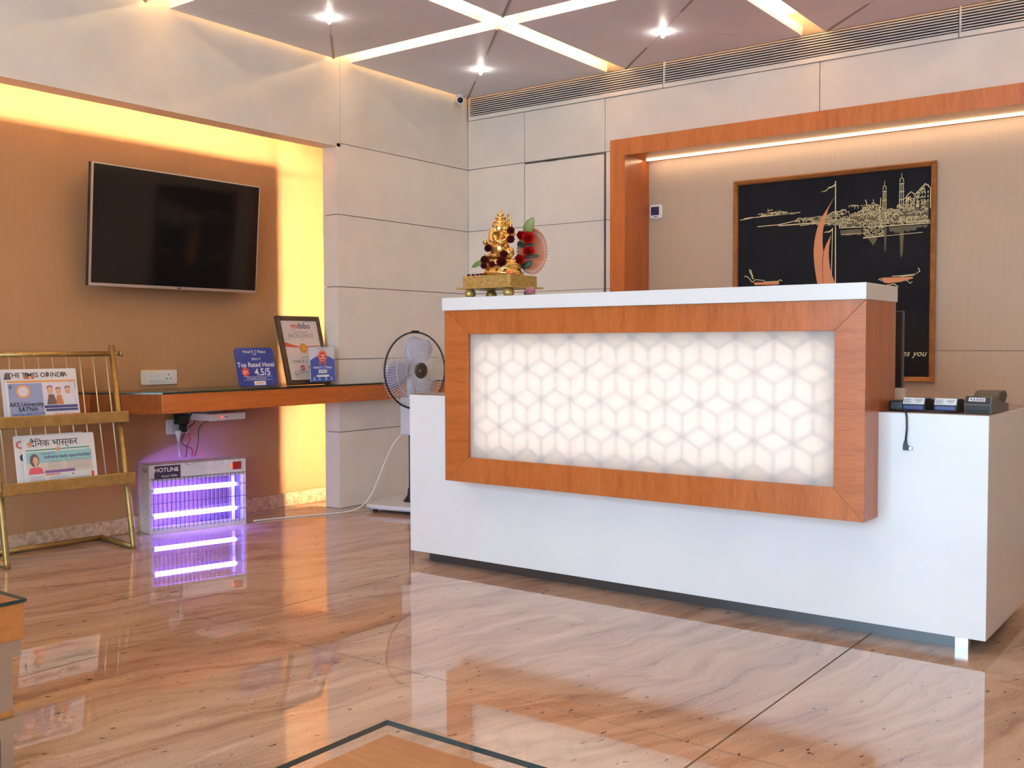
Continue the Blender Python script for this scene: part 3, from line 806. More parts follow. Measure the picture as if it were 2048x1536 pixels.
flat(o, 'print_portraits', 'ink_brown', [circ(.025 + .0 * k, .218, .010, 10, .013) for k in range(1)] + [rect(.012, .04, .200, .212), circ(.105, .220, .008, 10, .010), circ(.196, .220, .008, 10, .011), circ(.262, .219, .008, 10, .012)], .0012)
flat(o, 'print_dresses', 'ink_rust', [rect(.094, .118, .200, .213), rect(.124, .138, .200, .214)], .0012)
flat(o, 'print_panel', 'ink_orange', [rect(.02, .318, .186, .194), rect(.03, .215, .012, .036), circ(.085, .146, .030, 20)], .001)
flat(o, 'print_advert', 'ad_blue', [rect(.024, .168, .038, .182)], .0006)
flat(o, 'print_emblem', 'ad_pale', [circ(.085, .146, .022, 20), rect(.172, .312, .085, .180)], .0012)
flat(o, 'print_heads', 'ink_skin', [circ(.200, .148, .013, 12, .017), circ(.236, .142, .011, 12, .015), circ(.277, .146, .012, 12, .016)], .0018)
flat(o, 'print_hair', 'ink_brown', [circ(.200, .160, .014, 12, .010), circ(.236, .154, .012, 12, .008), circ(.277, .158, .013, 12, .009), [(.182, .085), (.228, .085), (.215, .130), (.192, .130)]], .0016)
flat(o, 'print_clothes', 'ink_rust', [[(.222, .085), (.256, .085), (.247, .126), (.228, .126)]], .0017)
flat(o, 'print_shirt', 'ink_cloth', [[(.254, .085), (.308, .085), (.298, .128), (.266, .130)]], .0017)
flat(o, 'print_caption', 'ink_navy', [rect(.170, .316, .070, .082), rect(.176, .316, .056, .067), [(.285, .181), (.314, .181), (.314, .150)]], .0010)
letters(o, 'ink_black', [('AKS University', .026, .096, .082, {'bold': .0005, 'sx': .9}), ('SATNA', .026, .100, .060, {'bold': .0005}), ('8', .022, .034, .160)], .0016)
letters(o, 'ink_navy', [('Toll Free 1800 270 0770', .014, .100, .043)], .0016)
letters(o, 'ink_red', [('Free Education', .018, .268, .036)], .0016)
flat(o, 'print_columns', 'ink_black', lines_(.03, .3, .003, .009, 2, rr), .0008)
flat(o, 'fold_edge', 'newsprint_edge', [rect(.001, .014, .002, .230)], .0005)

o = paper('newspaper', .072, .30, .312, .235, .012, 'folded newspaper with red initial tucked behind the Hindi paper')
letters(o, 'ink_red', [('C', .045, .022, .180, {'bold': .001})], .0008, 'masthead')
flat(o, 'print_roundel', 'ink_navy', [circ(.034, .140, .016, 16)], .0008)
o2 = paper('newspaper', .100, .315, .312, .232, .024, 'Hindi newspaper with teal advertisement on the lower ledge of the rack')
letters(o2, 'ink_black', [('\u0926\u0948\u093f\u0928\u0915 \u092d\u093e\u0938\u094d\u0915\u0930', .040, .135, .184, {'bold': .0002})], .0008, 'masthead')
flat(o2, 'print_rule', 'ink_green', [rect(.012, .29, .166, .171)], .0008)
flat(o2, 'print_crest', 'ink_orange', [circ(.15, .169, .009, 10), circ(.028, .196, .009, 8), rect(.018, .038, .181, .184)], .0011)
flat(o2, 'print_advert', 'ad_teal', [rect(.012, .295, .112, .160)], .0006)
flat(o2, 'print_advert_lower', 'ad_sand', [rect(.012, .295, .066, .112)], .0006)
flat(o2, 'print_hair', 'ink_brown', [circ(.045, .125, .020, 14, .028)], .0010)
flat(o2, 'print_face', 'ink_skin', [circ(.049, .123, .012, 12, .018), rect(.042, .054, .092, .108)], .0013)
flat(o2, 'print_blouse', 'ink_pink', [[(.016, .066), (.080, .066), (.072, .090), (.055, .097), (.042, .096), (.022, .090)]], .0012)
letters(o2, 'ink_navy', [('Looking for', .013, .105, .148), ('Industry-ready opportunities?', .020, .190, .130, {'sx': .86, 'bold': .0004})], .0010)
flat(o2, 'print_columns', 'ink_grey', lines_(.10, .165, .082, .118, 8, rr) + lines_(.18, .29, .078, .118, 9, rr) + lines_(.02, .085, .01, .055, 9, rr) + lines_(.10, .19, .008, .05, 9, rr) + lines_(.20, .29, .008, .04, 7, rr), .0009)
flat(o2, 'print_band', 'ink_purple', [rect(.085, .215, .066, .078)], .0011)
flat(o2, 'print_tags', 'ink_red', [rect(.085, .15, .058, .062), circ(.205, .055, .004, 8), rect(.287, .297, .0, .06)], .0011)
# ------------------------------------------------------------------ pedestal fan
fn = empty('pedestal_fan', (.335, -.93, 0))
tag(fn, 'white pedestal fan with blue blades and dark ring standing behind the counter end', 'fan')
pbr('fan_white', (0.62, 0.66, 0.72), 0.35); pbr('fan_blue', (0.36, 0.42, 0.60), 0.3); pbr('grill_wire', (0.74, 0.74, 0.78), 0.35, 0.2)
fb = MB().prism(rrect(-.20, .20, -.20, .20, .07, 6), .018, .045).build('base', 'fan_white', fn, .012, rot=(0, 0, R(10)))
for sx in (-1, 1):
    for sy in (-1, 1): MB().cyl((sx * .14, sy * .14, 0), (sx * .14, sy * .14, .018), .016, 10).build('rubber_foot', 'black_soft', fn)
MB().lathe([(0, .12), (.018, .12), (.022, .08), (.045, .046), (0, .046)], 18).build('collar', 'black_plastic', fn)
MB().cyl((0, 0, .1), (0, 0, .45), .013, 14).build('pole', 'dark_steel', fn)
MB().prism(rrect(-.045, .045, -.045, .045, .015), .42, .63).build('control_box', 'fan_white', fn, .008)
MB().cyl((0, 0, .63), (0, 0, .74), .022, 14).build('neck', 'fan_white', fn)
hd = empty('fan_head', (0, 0, .782), 0, fn)
fdir = Vector((.985, -.17, 0.02)).normalized()
HM = basis((0, 0, 0), fdir.cross(Vector((0, 0, 1))) * -1, (0, 0, 1))
hd.matrix_local = Matrix.Translation((0, 0, .782)) @ HM
# local z of the head = facing direction
MB().lathe([(0, -.15), (.035, -.148), (.052, -.12), (.055, -.06), (.048, -.03), (.02, -.02), (0, -.02)], 22).build('motor_housing', 'fan_white', hd)
FR = .212
def ring(r, z, n=48): return [(r * math.cos(2 * math.pi * k / n), r * math.sin(2 * math.pi * k / n), z) for k in range(n)]
MB().tube(ring(FR, .045), .0055, 8, True).build('rim_band', 'black_plastic', hd)
MB().box(-.02, .02, FR - .004, FR + .010, .036, .054).build('rim_clip', 'black_plastic', hd)
wires = MB()
for k in range(84):
    a_ = 2 * math.pi * k / 84; c_, s_ = math.cos(a_), math.sin(a_)
    wires.tube([(c_ * r_, s_ * r_, z_) for r_, z_ in ((.045, .095), (.10, .094), (.16, .082), (.20, .060), (FR, .045))], .0013, 4, caps=False)
for r_, z_ in ((.10, .0945), (.16, .0825)): wires.tube(ring(r_, z_, 40), .0012, 5, True)
w_ = wires.build('front_guard', 'grill_wire', hd); w_['kind'] = 'stuff'
wires = MB()
for k in range(72):
    a_ = 2 * math.pi * k / 72; c_, s_ = math.cos(a_), math.sin(a_)
    wires.tube([(c_ * r_, s_ * r_, z_) for r_, z_ in ((.05, -.035), (.12, -.034), (.18, -.02), (.208, .01), (FR, .045))], .0013, 4, caps=False)
w_ = wires.build('rear_guard', 'grill_wire', hd); w_['kind'] = 'stuff'
MB().lathe([(0, .104), (.030, .104), (.044, .099), (.046, .092), (0, .092)], 26).build('hub_cap', pbr('hub_dark', (0.035, 0.03, 0.03), 0.3), hd)
MB().lathe([(0, .045), (.02, .045), (.028, .03), (.030, -.01), (0, -.01)], 18).build('blade_hub', 'grey_plastic', hd)
bl_ = MB(); rows = 7
prof = [(.025, .035), (.06, .055), (.10, .072), (.14, .078), (.17, .066), (.188, .035)]
vs, fs = [], []
for i, (r_, w2) in enumerate(prof):
    for k in range(5):
        t = k / 4 - .5
        vs.append((r_, t * 2 * w2, .022 - t * .045))
for i in range(len(prof) - 1):
    for k in range(4): fs.append((i * 5 + k, i * 5 + k + 1, (i + 1) * 5 + k + 1, (i + 1) * 5 + k))
pbr('fan_blue_clear', (0.40, 0.46, 0.66), 0.25, trans=0.0)
bme = None
for k in range(3):
    ob = MB().add(vs, fs, True).build('blade', 'fan_blue_clear', hd, rot=(0, 0, R(70 + 120 * k)))
    so = ob.modifiers.new('solid', 'SOLIDIFY'); so.thickness = .002
lt = letters(hd, 'ink_white', [('O', .018, -.014, -.006)], .1046, 'hub_lettering')
cable('cable', [(.288, -.945, .425), (.26, -1.0, .36), (.22, -1.05, .22), (.19, -1.10, .09), (.15, -1.16, .018), (.12, -1.28, .006), (.05, -1.42, .005), (-.02, -1.60, .005), (-.06, -1.72, .005)], .0035, 'white_plastic', 'thin white fan cord drooping to the marble floor', 'cord')

# ------------------------------------------------------------------ corner camera, thermostat
cc = empty('security_camera', (.058, -.145, 2.4995)); tag(cc, 'small white round security camera fixed under the ceiling in the corner', 'camera')
MB().lathe([(0, 0), (.026, 0), (.026, -.008), (.012, -.012), (.012, -.024), (0, -.024)], 18).build('mount', 'white_plastic', cc)
cb = empty('camera_head', (0, 0, -.030), 0, cc)
look = Vector((.62, -.76, -.18)).normalized()
cb.matrix_local = Matrix.Translation((0, 0, -.034)) @ basis((0, 0, 0), Vector((0, 0, 1)).cross(look), look.cross(Vector((0, 0, 1)).cross(look)))
MB().lathe([(0, -.05), (.018, -.05), (.026, -.03), (.027, .022), (.022, .027), (.019, .027), (.018, .022), (0, .022)], 22).build('housing', 'white_plastic', cb)
MB().lathe([(0, .0235), (.017, .0235), (.017, .0225), (0, .0225)], 20).build('lens', 'screen', cb)
th = empty('thermostat', (1.44, YPR, 1.662)); tag(th, 'small white wall thermostat with dark blue display inside the wooden portal', 'thermostat')
MB().prism(rrect(-.038, .038, -.038, .038, .010), -.016, -.0002, 'y').build('case', 'white_plastic', th, .002)
MB().box(-.030, .020, -.0172, -.016, -.020, .026).build('display', pbr('lcd', (0.02, 0.02, 0.09), 0.1), th)
MB().box(-.012, .010, -.0172, -.016, -.031, -.027).build('button', 'dark_steel', th)
MB().box(-.012, .012, -.012, -.004, -.041, -.038).build('bottom_tab', 'white_plastic', th)

# ------------------------------------------------------------------ painting
pa = empty('painting', (1.9073, YPR - .0005, .7433)); tag(pa, 'large framed black painting with gold skyline and copper sails on the wallpaper', 'painting')
PW, PH = 1.0195, 1.039
pm = Matrix(((1, 0, 0, 0), (0, 0, -1, 0), (0, 1, 0, 0), (0, 0, 0, 1)))
# local: x right, z up, -y out
MB().box(.016, PW - .016, -.012, -.001, .016, PH - .016).build('canvas', speck('canvas_black', (0.006, 0.008, 0.013), (0.009, 0.012, 0.018), 6, 0.75), pa)
prof = [(0, -.006), (0, -.028), (.006, -.034), (.011, -.030), (.014, -.032), (.020, -.026), (.024, -.018), (.024, -.006)]
def rail(kind):
    m_ = MB(); vs_ = []; n_ = len(prof)
    ends = {'t': ((0, PH, 1, -1), (PW, PH, -1, -1)), 'b': ((0, 0, 1, 1), (PW, 0, -1, 1)), 'l': ((0, 0, 1, 1), (0, PH, 1, -1)), 'r': ((PW, 0, -1, 1), (PW, PH, -1, -1))}[kind]
    for (x, z, dx, dz) in ends:
        vs_ += [(x + dx * a_, b_, z + dz * a_) for a_, b_ in prof]
    m_.add(vs_, [(i, (i + 1) % n_, n_ + (i + 1) % n_, n_ + i) for i in range(n_)] + [tuple(range(n_)), tuple(range(n_, 2 * n_))])
    return m_
for kd in 'tblr': rail(kd).build('frame_rail', 'frame_wood', pa)
pbr('gold_paint', (0.72, 0.62, 0.34), 0.5, 0.2); pbr('gold_dim', (0.095, 0.088, 0.055), 0.7, 0.1); pbr('copper_paint', (0.60, 0.24, 0.105), 0.5)
def art(name, m, fn_):
    b_ = MB(); fn_(b_); o_ = b_.build(name, m, pa); return o_
YA = -.0125
def shape(b_, pts, t=.0015, y=YA): b_.prism(pts, y, y - t, 'y')
def stroke(b_, pts, w=.0022, t=.0012, y=YA):
    for (x0, z0), (x1, z1) in zip(pts[:-1], pts[1:]):
        d_ = Vector((x1 - x0, z1 - z0))
        if d_.length < 1e-5: continue
        n_ = Vector((-d_.y, d_.x)).normalized() * (w / 2)
        b_.prism([(x0 + n_.x, z0 + n_.y), (x1 + n_.x, z1 + n_.y), (x1 - n_.x, z1 - n_.y), (x0 - n_.x, z0 - n_.y)], y, y - t, 'y')
sail = [(0.536, 0.914), (0.515, 0.881), (0.493, 0.848), (0.471, 0.815), (0.454, 0.777), (0.443, 0.738), (0.435, 0.694), (0.432, 0.65), (0.434, 0.606), (0.439, 0.561), (0.445, 0.526), (0.45, 0.497), (0.47, .42), (0.50, .42), (0.481, 0.495), (0.478, 0.551), (0.477, 0.59), (0.48, 0.63), (0.483, 0.643), (0.479, 0.665), (0.477, 0.691), (0.477, 0.727), (0.479, 0.753), (0.485, 0.783), (0.494, 0.818), (0.504, 0.852), (0.52, 0.885)]
jib = [(0.521, 0.724), (0.508, 0.703), (0.495, 0.677), (0.485, 0.647), (0.4815, 0.617), (0.4795, 0.586), (0.482, 0.495), (.50, .42), (.55, .42), (0.539, 0.493), (0.525, 0.531), (0.516, 0.562), (0.511, 0.597), (0.509, 0.637), (0.511, 0.672), (0.516, 0.702)]
art('main_sail', 'copper_paint', lambda b_: shape(b_, sail)); art('fore_sail', 'copper_paint', lambda b_: shape(b_, jib, .0018))
def masts(b_):
    stroke(b_, [(.540, .990), (.545, .40)], .0045); stroke(b_, [(.527, .76), (.524, .531)], .003)
    shape(b_, [(.538, .976), (.523, .966), (.506, .963), (.492, .949), (.465, .942), (.492, .944), (.506, .957), (.523, .960), (.538, .968)])
    shape(b_, [(.525, .755), (.512, .744), (.494, .743), (.483, .738), (.494, .739), (.512, .739), (.525, .747)])
art('masts', 'gold_paint', masts)
def bird(b_):
    if b_.side: return bird_r(b_)
    stroke(b_, [(.059, .535), (.069, .539), (.086, .527), (.103, .505), (.123, .518), (.166, .512), (.175, .504), (.243, .504), (.258, .512), (.267, .506)], .0035)
    stroke(b_, [(.088, .573), (.092, .556), (.101, .544), (.103, .53), (.112, .52)], .005); stroke(b_, [(.096, .57), (.10, .55), (.108, .535)], .003)
def bird_r(b_):
    stroke(b_, [(.82, .507), (.859, .507), (.926, .512), (.949, .526), (.941, .542)], .0035); stroke(b_, [(.86, .504), (.92, .507), (.94, .52)], .0025)
    stroke(b_, [(.755, .491), (.765, .499), (.774, .492), (.766, .486)], .003); stroke(b_, [(.83, .48), (.86, .49), (.89, .484), (.905, .47), (.915, .478)], .003)
    stroke(b_, [(.70, .47), (.76, .46), (.83, .47), (.85, .455)], .003)
for sd_ in (0, 1):
    q_ = MB(); q_.side = sd_; bird(q_); q_.build('prow_lines', 'gold_paint', pa)

art('hull', 'copper_paint', lambda b_: shape(b_, [(.111, .5), (.123, .504), (.248, .502), (.253, .493), (.24, .487), (.12, .49)]))
art('hull', 'copper_paint', lambda b_: shape(b_, [(.774, .502), (.915, .5), (.919, .493), (.86, .478), (.80, .474), (.778, .480)]))
def horizon(u):  # base line of the city
    pts = [(.034, .834), (.40, .79), (.56, .758), (.68, .752), (.88, .747), (1.0, .749)]
    for (a0, b0), (a1, b1) in zip(pts[:-1], pts[1:]):
        if a0 <= u <= a1: return b0 + (b1 - b0) * (u - a0) / (a1 - a0)
    return .75
def roofline(u):
    pts = [(.32, .806), (.36, .825), (.385, .823), (.43, .824), (.50, .825), (.542, .842), (.575, .846), (.617, .869), (.677, .862), (.73, .862), (.775, .835), (.84, .84), (.887, .885), (.917, .905), (.929, .894), (.967, .936), (.99, .932)]
    for (a0, b0), (a1, b1) in zip(pts[:-1], pts[1:]):
        if a0 <= u <= a1: return b0 + (b1 - b0) * (u - a0) / (a1 - a0)
    return .8
def arcpts(cx, cz, rx, rz, n=8, a0=0, a1=math.pi): return [(cx + rx * math.cos(a0 + (a1 - a0) * k / n), cz + rz * math.sin(a0 + (a1 - a0) * k / n)) for k in range(n + 1)]
ra = random.Random(21)
def city(b_):
    UM = PW - .027
    for (u, zt, w2, zb_) in ((.860, .947, .010, .833), (.780, .918, .0085, .789)):
        for sgn in (-1, 1): stroke(b_, [(u + sgn * w2 * .75, zt), (u + sgn * w2, zb_)], .003)
        for k in range(4):
            z = zb_ + (zt - zb_) * k / 3; stroke(b_, [(u - w2 * 1.15, z), (u + w2 * 1.15, z)], .0045)
        stroke(b_, [(u, zt), (u, zb_)], .0022)
        stroke(b_, arcpts(u, zt + .014, w2 * .85, .013, 14, -.6, math.pi + .6), .003); stroke(b_, [(u, zt + .026), (u, zt + .05)], .002)
    stroke(b_, arcpts(.727, .815, .048, .045), .0035); stroke(b_, arcpts(.727, .815, .022, .052), .003); stroke(b_, [(.727, .865), (.727, .885)], .0025)
    stroke(b_, arcpts(.542, .818, .036, .022), .003); stroke(b_, arcpts(.357, .808, .016, .014), .0022); stroke(b_, arcpts(.388, .808, .016, .013), .0022)
    stroke(b_, [(.688, .885), (.694, .87), (.694, .855)], .004); stroke(b_, [(.762, .888), (.762, .84)], .003)
    for (x0, x1, zt, ap) in ((.883, .925, .886, .905), (.925, .945, .893, .905), (.945, UM, .915, .938)):
        m_ = (x0 + x1) / 2
        stroke(b_, [(x0, .82), (x0, zt), (m_, ap), (x1, zt), (x1, .82)], .0035)
        for i_ in range(3):
            for j_ in range(3):
                xx = x0 + (x1 - x0) * (i_ + .6) / 3.4; zz = zt - .012 - j_ * .02
                stroke(b_, [(xx, zz), (xx, zz - .011)], .0035)
    for k in range(330):        # dense houses between roof line and water
        u = .33 + (UM - .345) * ra.random() ** .8
        lo_, hi_ = horizon(u), roofline(u) - .004
        z = ra.uniform(lo_, hi_); w2 = ra.uniform(.005, .013); h_ = min(ra.uniform(.006, .016), max(hi_ - z, .003))
        if u + w2 > UM: continue
        kd = ra.random()
        if kd < .35: stroke(b_, arcpts(u, z, w2, h_, 5), .0022)
        elif kd < .65: stroke(b_, [(u - w2, z), (u - w2, z + h_), (u + w2, z + h_), (u + w2, z)], .0022)
        elif kd < .85: stroke(b_, [(u - w2, z), (u, z + h_), (u + w2, z)], .0022)
        else: stroke(b_, [(u - w2 * 1.4, z), (u + w2 * 1.4, z + .001)], .0028)
    for k in range(24):
        u = .885 + k * .0045
        if u < UM: stroke(b_, arcpts(u, .755, .002, .012, 4), .0015)
    for k in range(120):        # terrace block below the dome
        u, z = ra.uniform(.682, .776), ra.uniform(.704, .757); stroke(b_, arcpts(u, z, ra.uniform(.002, .006), ra.uniform(.002, .006), 4), .0024)
    stroke(b_, [(.679, .70), (.779, .704)], .005); stroke(b_, [(.56, .757), (.68, .754), (.80, .75), (UM, .751)], .004); stroke(b_, [(.79, .703), (.90, .707), (.96, .709)], .002); stroke(b_, [(.57, .722), (.68, .724)], .0022)
    stroke(b_, [(.13, .793), (.245, .795), (.32, .806)], .004); stroke(b_, [(.245, .79), (.43, .791), (.56, .776)], .005); stroke(b_, [(.36, .782), (.41, .785)], .003); stroke(b_, [(.50, .775), (.56, .785)], .004)
    for k in range(26):
        u = ra.uniform(.07, .33); h_ = .036 * max(0, 1 - abs(u - .19) / .14); z = .838 + (u - .07) * .03 + h_ * ra.random()
        stroke(b_, [(u - .014, z - .002), (u + .014, z + .001)], .0032)
    stroke(b_, [(.034, .834), (.12, .842), (.25, .846), (.36, .849)], .004); stroke(b_, [(.188, .862), (.188, .882)], .002)
o = art('skyline', 'gold_paint', city)
def refl(b_):
    shape(b_, [(.852, .744), (.874, .744), (.868, .61), (.863, .593), (.857, .61)], .0004); shape(b_, [(.779, .744), (.792, .744), (.789, .64), (.786, .622), (.782, .64)], .0004)
    shape(b_, [(.70, .698), (.75, .698), (.738, .675), (.728, .66), (.718, .675)], .0004)
    for k in range(16):
        u = .58 + k * .026
        if .66 < u < .79: continue
        w2 = ra.uniform(.010, .02); h_ = ra.uniform(.010, .032); shape(b_, [(u - w2, .7445), (u + w2, .7445), (u + w2, .7445 - h_ * .7), (u + w2 * .5, .7445 - h_), (u - w2 * .5, .7445 - h_), (u - w2, .7445 - h_ * .7)], .0003 + k * .00001)
    shape(b_, [(.62, .805), (.68, .845), (.80, .82), (.90, .845), (.985, .86), (.985, .757), (.60, .762), (.46, .788), (.46, .80)], .0002)
art('reflections', 'gold_dim', refl)
for wd_, xr_ in (('welcomes', .905), ('you', .982)):
    tm = letters(pa, 'gold_paint', [(wd_, .042, xr_, .122, {'align': 'RIGHT', 'shear': .35, 'bold': .0003, 'sx': 1.0})], .0135, 'lettering'); tm.matrix_local = pm
nodes(MATS['canvas_black'])[1].inputs['Specular IOR Level'].default_value = 0.12

# ------------------------------------------------------------------ things on the counter: card machines, cable, monitor
ZW = ZL + .0005
pbr('pos_blue', (0.045, 0.07, 0.22), 0.35); pbr('pos_grey', (0.10, 0.10, 0.10), 0.45); pbr('label_white', (0.72, 0.73, 0.74), 0.5)
def pos(x, y, rz, label, big=False):
    o_ = empty('card_machine', (x, y, ZW), rz); tag(o_, label, 'card machine', 'card machines on the worktop')
    w2 = .036 if not big else .040; hh = .042 if not big else .050
    side = [(-.075, 0), (.085, 0), (.085, .026), (.02, .032), (-.03, hh), (-.07, hh), (-.079, hh * .55)]
    MB().prism(side, -w2, w2, 'x').build('case', 'pos_grey' if big else 'black_plastic', o_, .003)
    MB().box(-w2 * .86, w2 * .86, -.0815, -.0765, .006, hh * .46).build('front_cover', 'black_plastic' if big else 'pos_blue', o_, .002)
    st = MB().prism([(-.0795, hh * .55), (-.0705, hh + .0005), (-.069, hh + .0005), (-.078, hh * .55)], -w2 * .9, w2 * .9, 'x').build('label_strip', 'black_soft' if big else 'label_white', o_)
    T_ = basis((0, -.0800, hh * .555), (1, 0, 0), (0, .009, hh * .445))
    lt_ = flat(st, 'print_lines', 'ink_grey', [rect(-.022 + .009 * k, -.016 + .009 * k, .012, .0155) for k in range(5)] + [rect(-.018, .018, .0095, .0105), rect(-.024, .02, .0165, .0172)] if big else [rect(x_, x_ + l_, y_, y_ + .0016) for x_, l_, y_ in ((-.030, .024, .014), (-.030, .018, .0105), (-.030, .025, .007), (-.030, .02, .0035), (.004, .024, .014), (.004, .02, .0105), (.010, .012, .006))], .0012)
    lt_.matrix_local = T_
    if big:
        pq = flat(st, 'logo_plate', 'label_white', [rect(-.026, .022, .008, .020)], .0010); pq.matrix_local = T_; lt_.data.materials.clear(); lt_.data.materials.append(MATS['ink_navy'])
        MB().prism([(.0, .034), (.06, .031), (.075, .05), (.06, .066), (.02, .064), (.002, .05)], -w2 * .98, w2 * .98, 'x').build('printer_hump', 'black_plastic', o_, .004)
    kb = MB().box(-w2 * .8, w2 * .8, .028, .078, .0262, .0300).build('keypad', 'black_soft', o_)
    for i_ in range(3):
        for j_ in range(4): MB().box(-.022 + i_ * .016, -.010 + i_ * .016, .031 + j_ * .0115, .039 + j_ * .0115, .03, .032).build('key', 'grey_plastic', kb)
    return o_
pos(3.324, -1.818, R(-4), 'small blue and black card machine beside the wooden counter end')
pos(3.416, -1.815, R(-3), 'small blue and black card machine between the other two machines')
pos(3.508, -1.80, R(-6), 'big black card machine with printer hump at the worktop corner', True)
ch = MB().prism(rrect(3.2365, 3.2835, -1.875, -1.80, .008), ZW, ZW + .030).build('charger', 'black_plastic', None, .004); tag(ch, 'black charger block against the wooden counter end', 'charger')
ub = empty('charging_cable', (3.30, -1.95, ZW)); tag(ub, 'black charging cable hanging over the white counter front with small plug', 'cable')
MB().tube([(.14, .05, .003), (.08, .042, .003), (.02, .05, .003), (-.02, .06, .003), (-.03, .045, .004), (-.015, .025, .004), (.005, .006, .004), (.012, -.004, .001), (.015, -.006, -.012), (.016, -.006, -.05), (.013, -.006, -.088)], .0027, 8).build('lead', 'black_plastic', ub)
pg = MB().prism([(.009, -.088), (.017, -.088), (.018, -.10), (.024, -.103), (.024, -.116), (.006, -.116), (.006, -.104)], -.0105, -.0028, 'y').build('plug', 'black_plastic', ub, .001)
MB().box(.024, .032, -.009, -.0045, -.1135, -.106).build('plug_tip', 'steel', pg)
mo = empty('monitor', (2.93, -1.47, ZW)); tag(mo, 'black computer monitor hidden behind the wooden counter end with one edge showing', 'monitor')
MB().box(-.24, .24, -.022, .0, .048, .325).build('monitor_case', 'black_plastic', mo, .003)
MB().box(-.228, .228, .0, .002, .06, .313).build('screen', 'screen', mo)
MB().box(-.03, .03, -.035, -.022, .008, .2).build('stand', 'black_plastic', mo); MB().prism(rrect(-.11, .11, -.09, .06, .02), 0, .008).build('stand_base', 'black_plastic', mo)
bx_ = empty('card_box', (3.19, -1.58, ZW)); tag(bx_, 'tiny cream box standing behind the wooden counter end', 'box')
MB().box(-.016, .016, -.012, .012, 0, .052).build('carton', 'cream_plastic', bx_, .001); MB().box(-.0165, .0165, -.0125, .0125, .0521, .058).build('lid', 'cream_plastic', bx_)

# ------------------------------------------------------------------ coffee tables
def table(name, x0, x1, y0, y1, label, i_=.022):
    o_ = empty(name, ((x0 + x1) / 2, (y0 + y1) / 2, 0)); tag(o_, label, 'table')
    a_, b_ = (x1 - x0) / 2, (y1 - y0) / 2
    MB().box(-a_, a_, -b_, b_, .372, .380).build('glass_top', 'pane_glass', o_)
    g_ = MB()
    for q0, q1, r0, r1 in ((-a_, a_, -b_ - .0008, -b_), (-a_, a_, b_, b_ + .0008), (-a_ - .0008, -a_, -b_, b_), (a_, a_ + .0008, -b_, b_)): g_.box(q0, q1, r0, r1, .3722, .3798)
    g_.build('glass_edge', pbr('glass_edge_green', (0.012, 0.035, 0.037), 0.15) if 'glass_edge_green' not in MATS else 'glass_edge_green', o_)
    MB().box(-a_ + i_, a_ - i_, -b_ + i_, b_ - i_, .292, .3715).build('top_box', 'table_wood', o_, .002)
    fr_ = i_ + .006
    for sx in (-1, 1):
        MB().box(*sorted((sx * (a_ - fr_), sx * (a_ - fr_ - .012))), -b_ + fr_, b_ - fr_, .255, .2915).build('top_rail', 'steel', o_, .001)
        MB().box(*sorted((sx * (a_ - .01), sx * (a_ - .022))), -b_ + .01, b_ - .01, .085, .122).build('lower_rail', 'steel', o_, .001)
        MB().box(-a_ + fr_ + .012, a_ - fr_ - .012, *sorted((sx * (b_ - fr_), sx * (b_ - fr_ - .012))), .255, .2915).build('top_rail', 'steel', o_)
        MB().box(-a_ + .022, a_ - .022, *sorted((sx * (b_ - .01), sx * (b_ - .022))), .085, .122).build('lower_rail', 'steel', o_)
        for sy in (-1, 1):
            x_, y_ = sx * (a_ - fr_ - .028), sy * (b_ - fr_ - .028)
            MB().box(x_ - .014, x_ + .014, y_ - .014, y_ + .014, 0, .2548).build('leg', 'steel', o_, .001)
    MB().box(-a_ + .0225, a_ - .0225, -b_ + .0225, b_ - .0225, .1225, .136).build('lower_shelf', 'table_wood', o_)
    return o_
table('coffee_table', 3.184, 3.80, -4.74, -4.109, 'low glass-topped wooden table on the open marble floor facing the glowing counter panel')
table('coffee_table', 1.42, 2.05, -4.70, -4.048, 'low wooden table with steel legs and glass top opposite the newspaper rack', .003)
# ------------------------------------------------------------------ idol, stool and offerings on the ledge
ZK = zt1 + .0004
pbr('gold_leaf', (0.70, 0.47, 0.17), 0.24, 1.0); speck('gold_cloth', (0.42, 0.29, 0.09), (0.62, 0.46, 0.17), 70, 0.38, 0.6)
pbr('maroon', (0.075, 0.004, 0.006), 0.8, spec=0.15); pbr('rose_red', (0.50, 0.010, 0.008), 0.6, spec=0.2); pbr('leaf_green', (0.10, 0.20, 0.05), 0.5); pbr('leaf_light', (0.22, 0.27, 0.09), 0.5); pbr('leaf_dark', (0.015, 0.035, 0.02), 0.5)
pbr('salmon', (0.58, 0.27, 0.18), 0.45)
st = empty('small_stool', (1.755, -1.963, ZK)); tag(st, 'low gold-covered stool under the golden idol on the counter ledge', 'stool')
MB().box(-.115, .115, -.088, .092, .040, .084).build('seat_box', 'gold_cloth', st, .001)
MB().prism([(-.135, -.106), (.135, -.106), (.135, .108), (-.135, .108)], .033, .0395).build('flange', 'gold_cloth', st, .001)
for sx in (-1, 1):
    for sy in (-1, 1): MB().lathe([(0, 0), (.012, 0), (.021, .008), (.023, .016), (.019, .027), (.013, .0328), (0, .0328)], 16).build('leg', 'gold_cloth', st, loc=(sx * .095, sy * .068, 0))
ZS = ZK + .0845
idol = empty('idol', (1.776, -1.972, ZS), R(-30)); idol.scale = (1.08, 1.0, 1.0); tag(idol, 'golden seated elephant-headed idol with tall crown on the gold stool', 'idol')
MB().lathe([(0, 0), (.098, 0), (.100, .010), (.088, .018), (.086, .028), (.094, .034), (.090, .044), (.078, .050), (.080, .058), (.070, .064), (0, .064)], 36, M=Matrix.Diagonal((1, .78, 1, 1))).build('pedestal', 'gold_leaf', idol)
ZB0 = .062
b_ = MB()
def B(c, r): b_.ball((c[0], c[1], c[2] + ZB0), r, 16, 10)
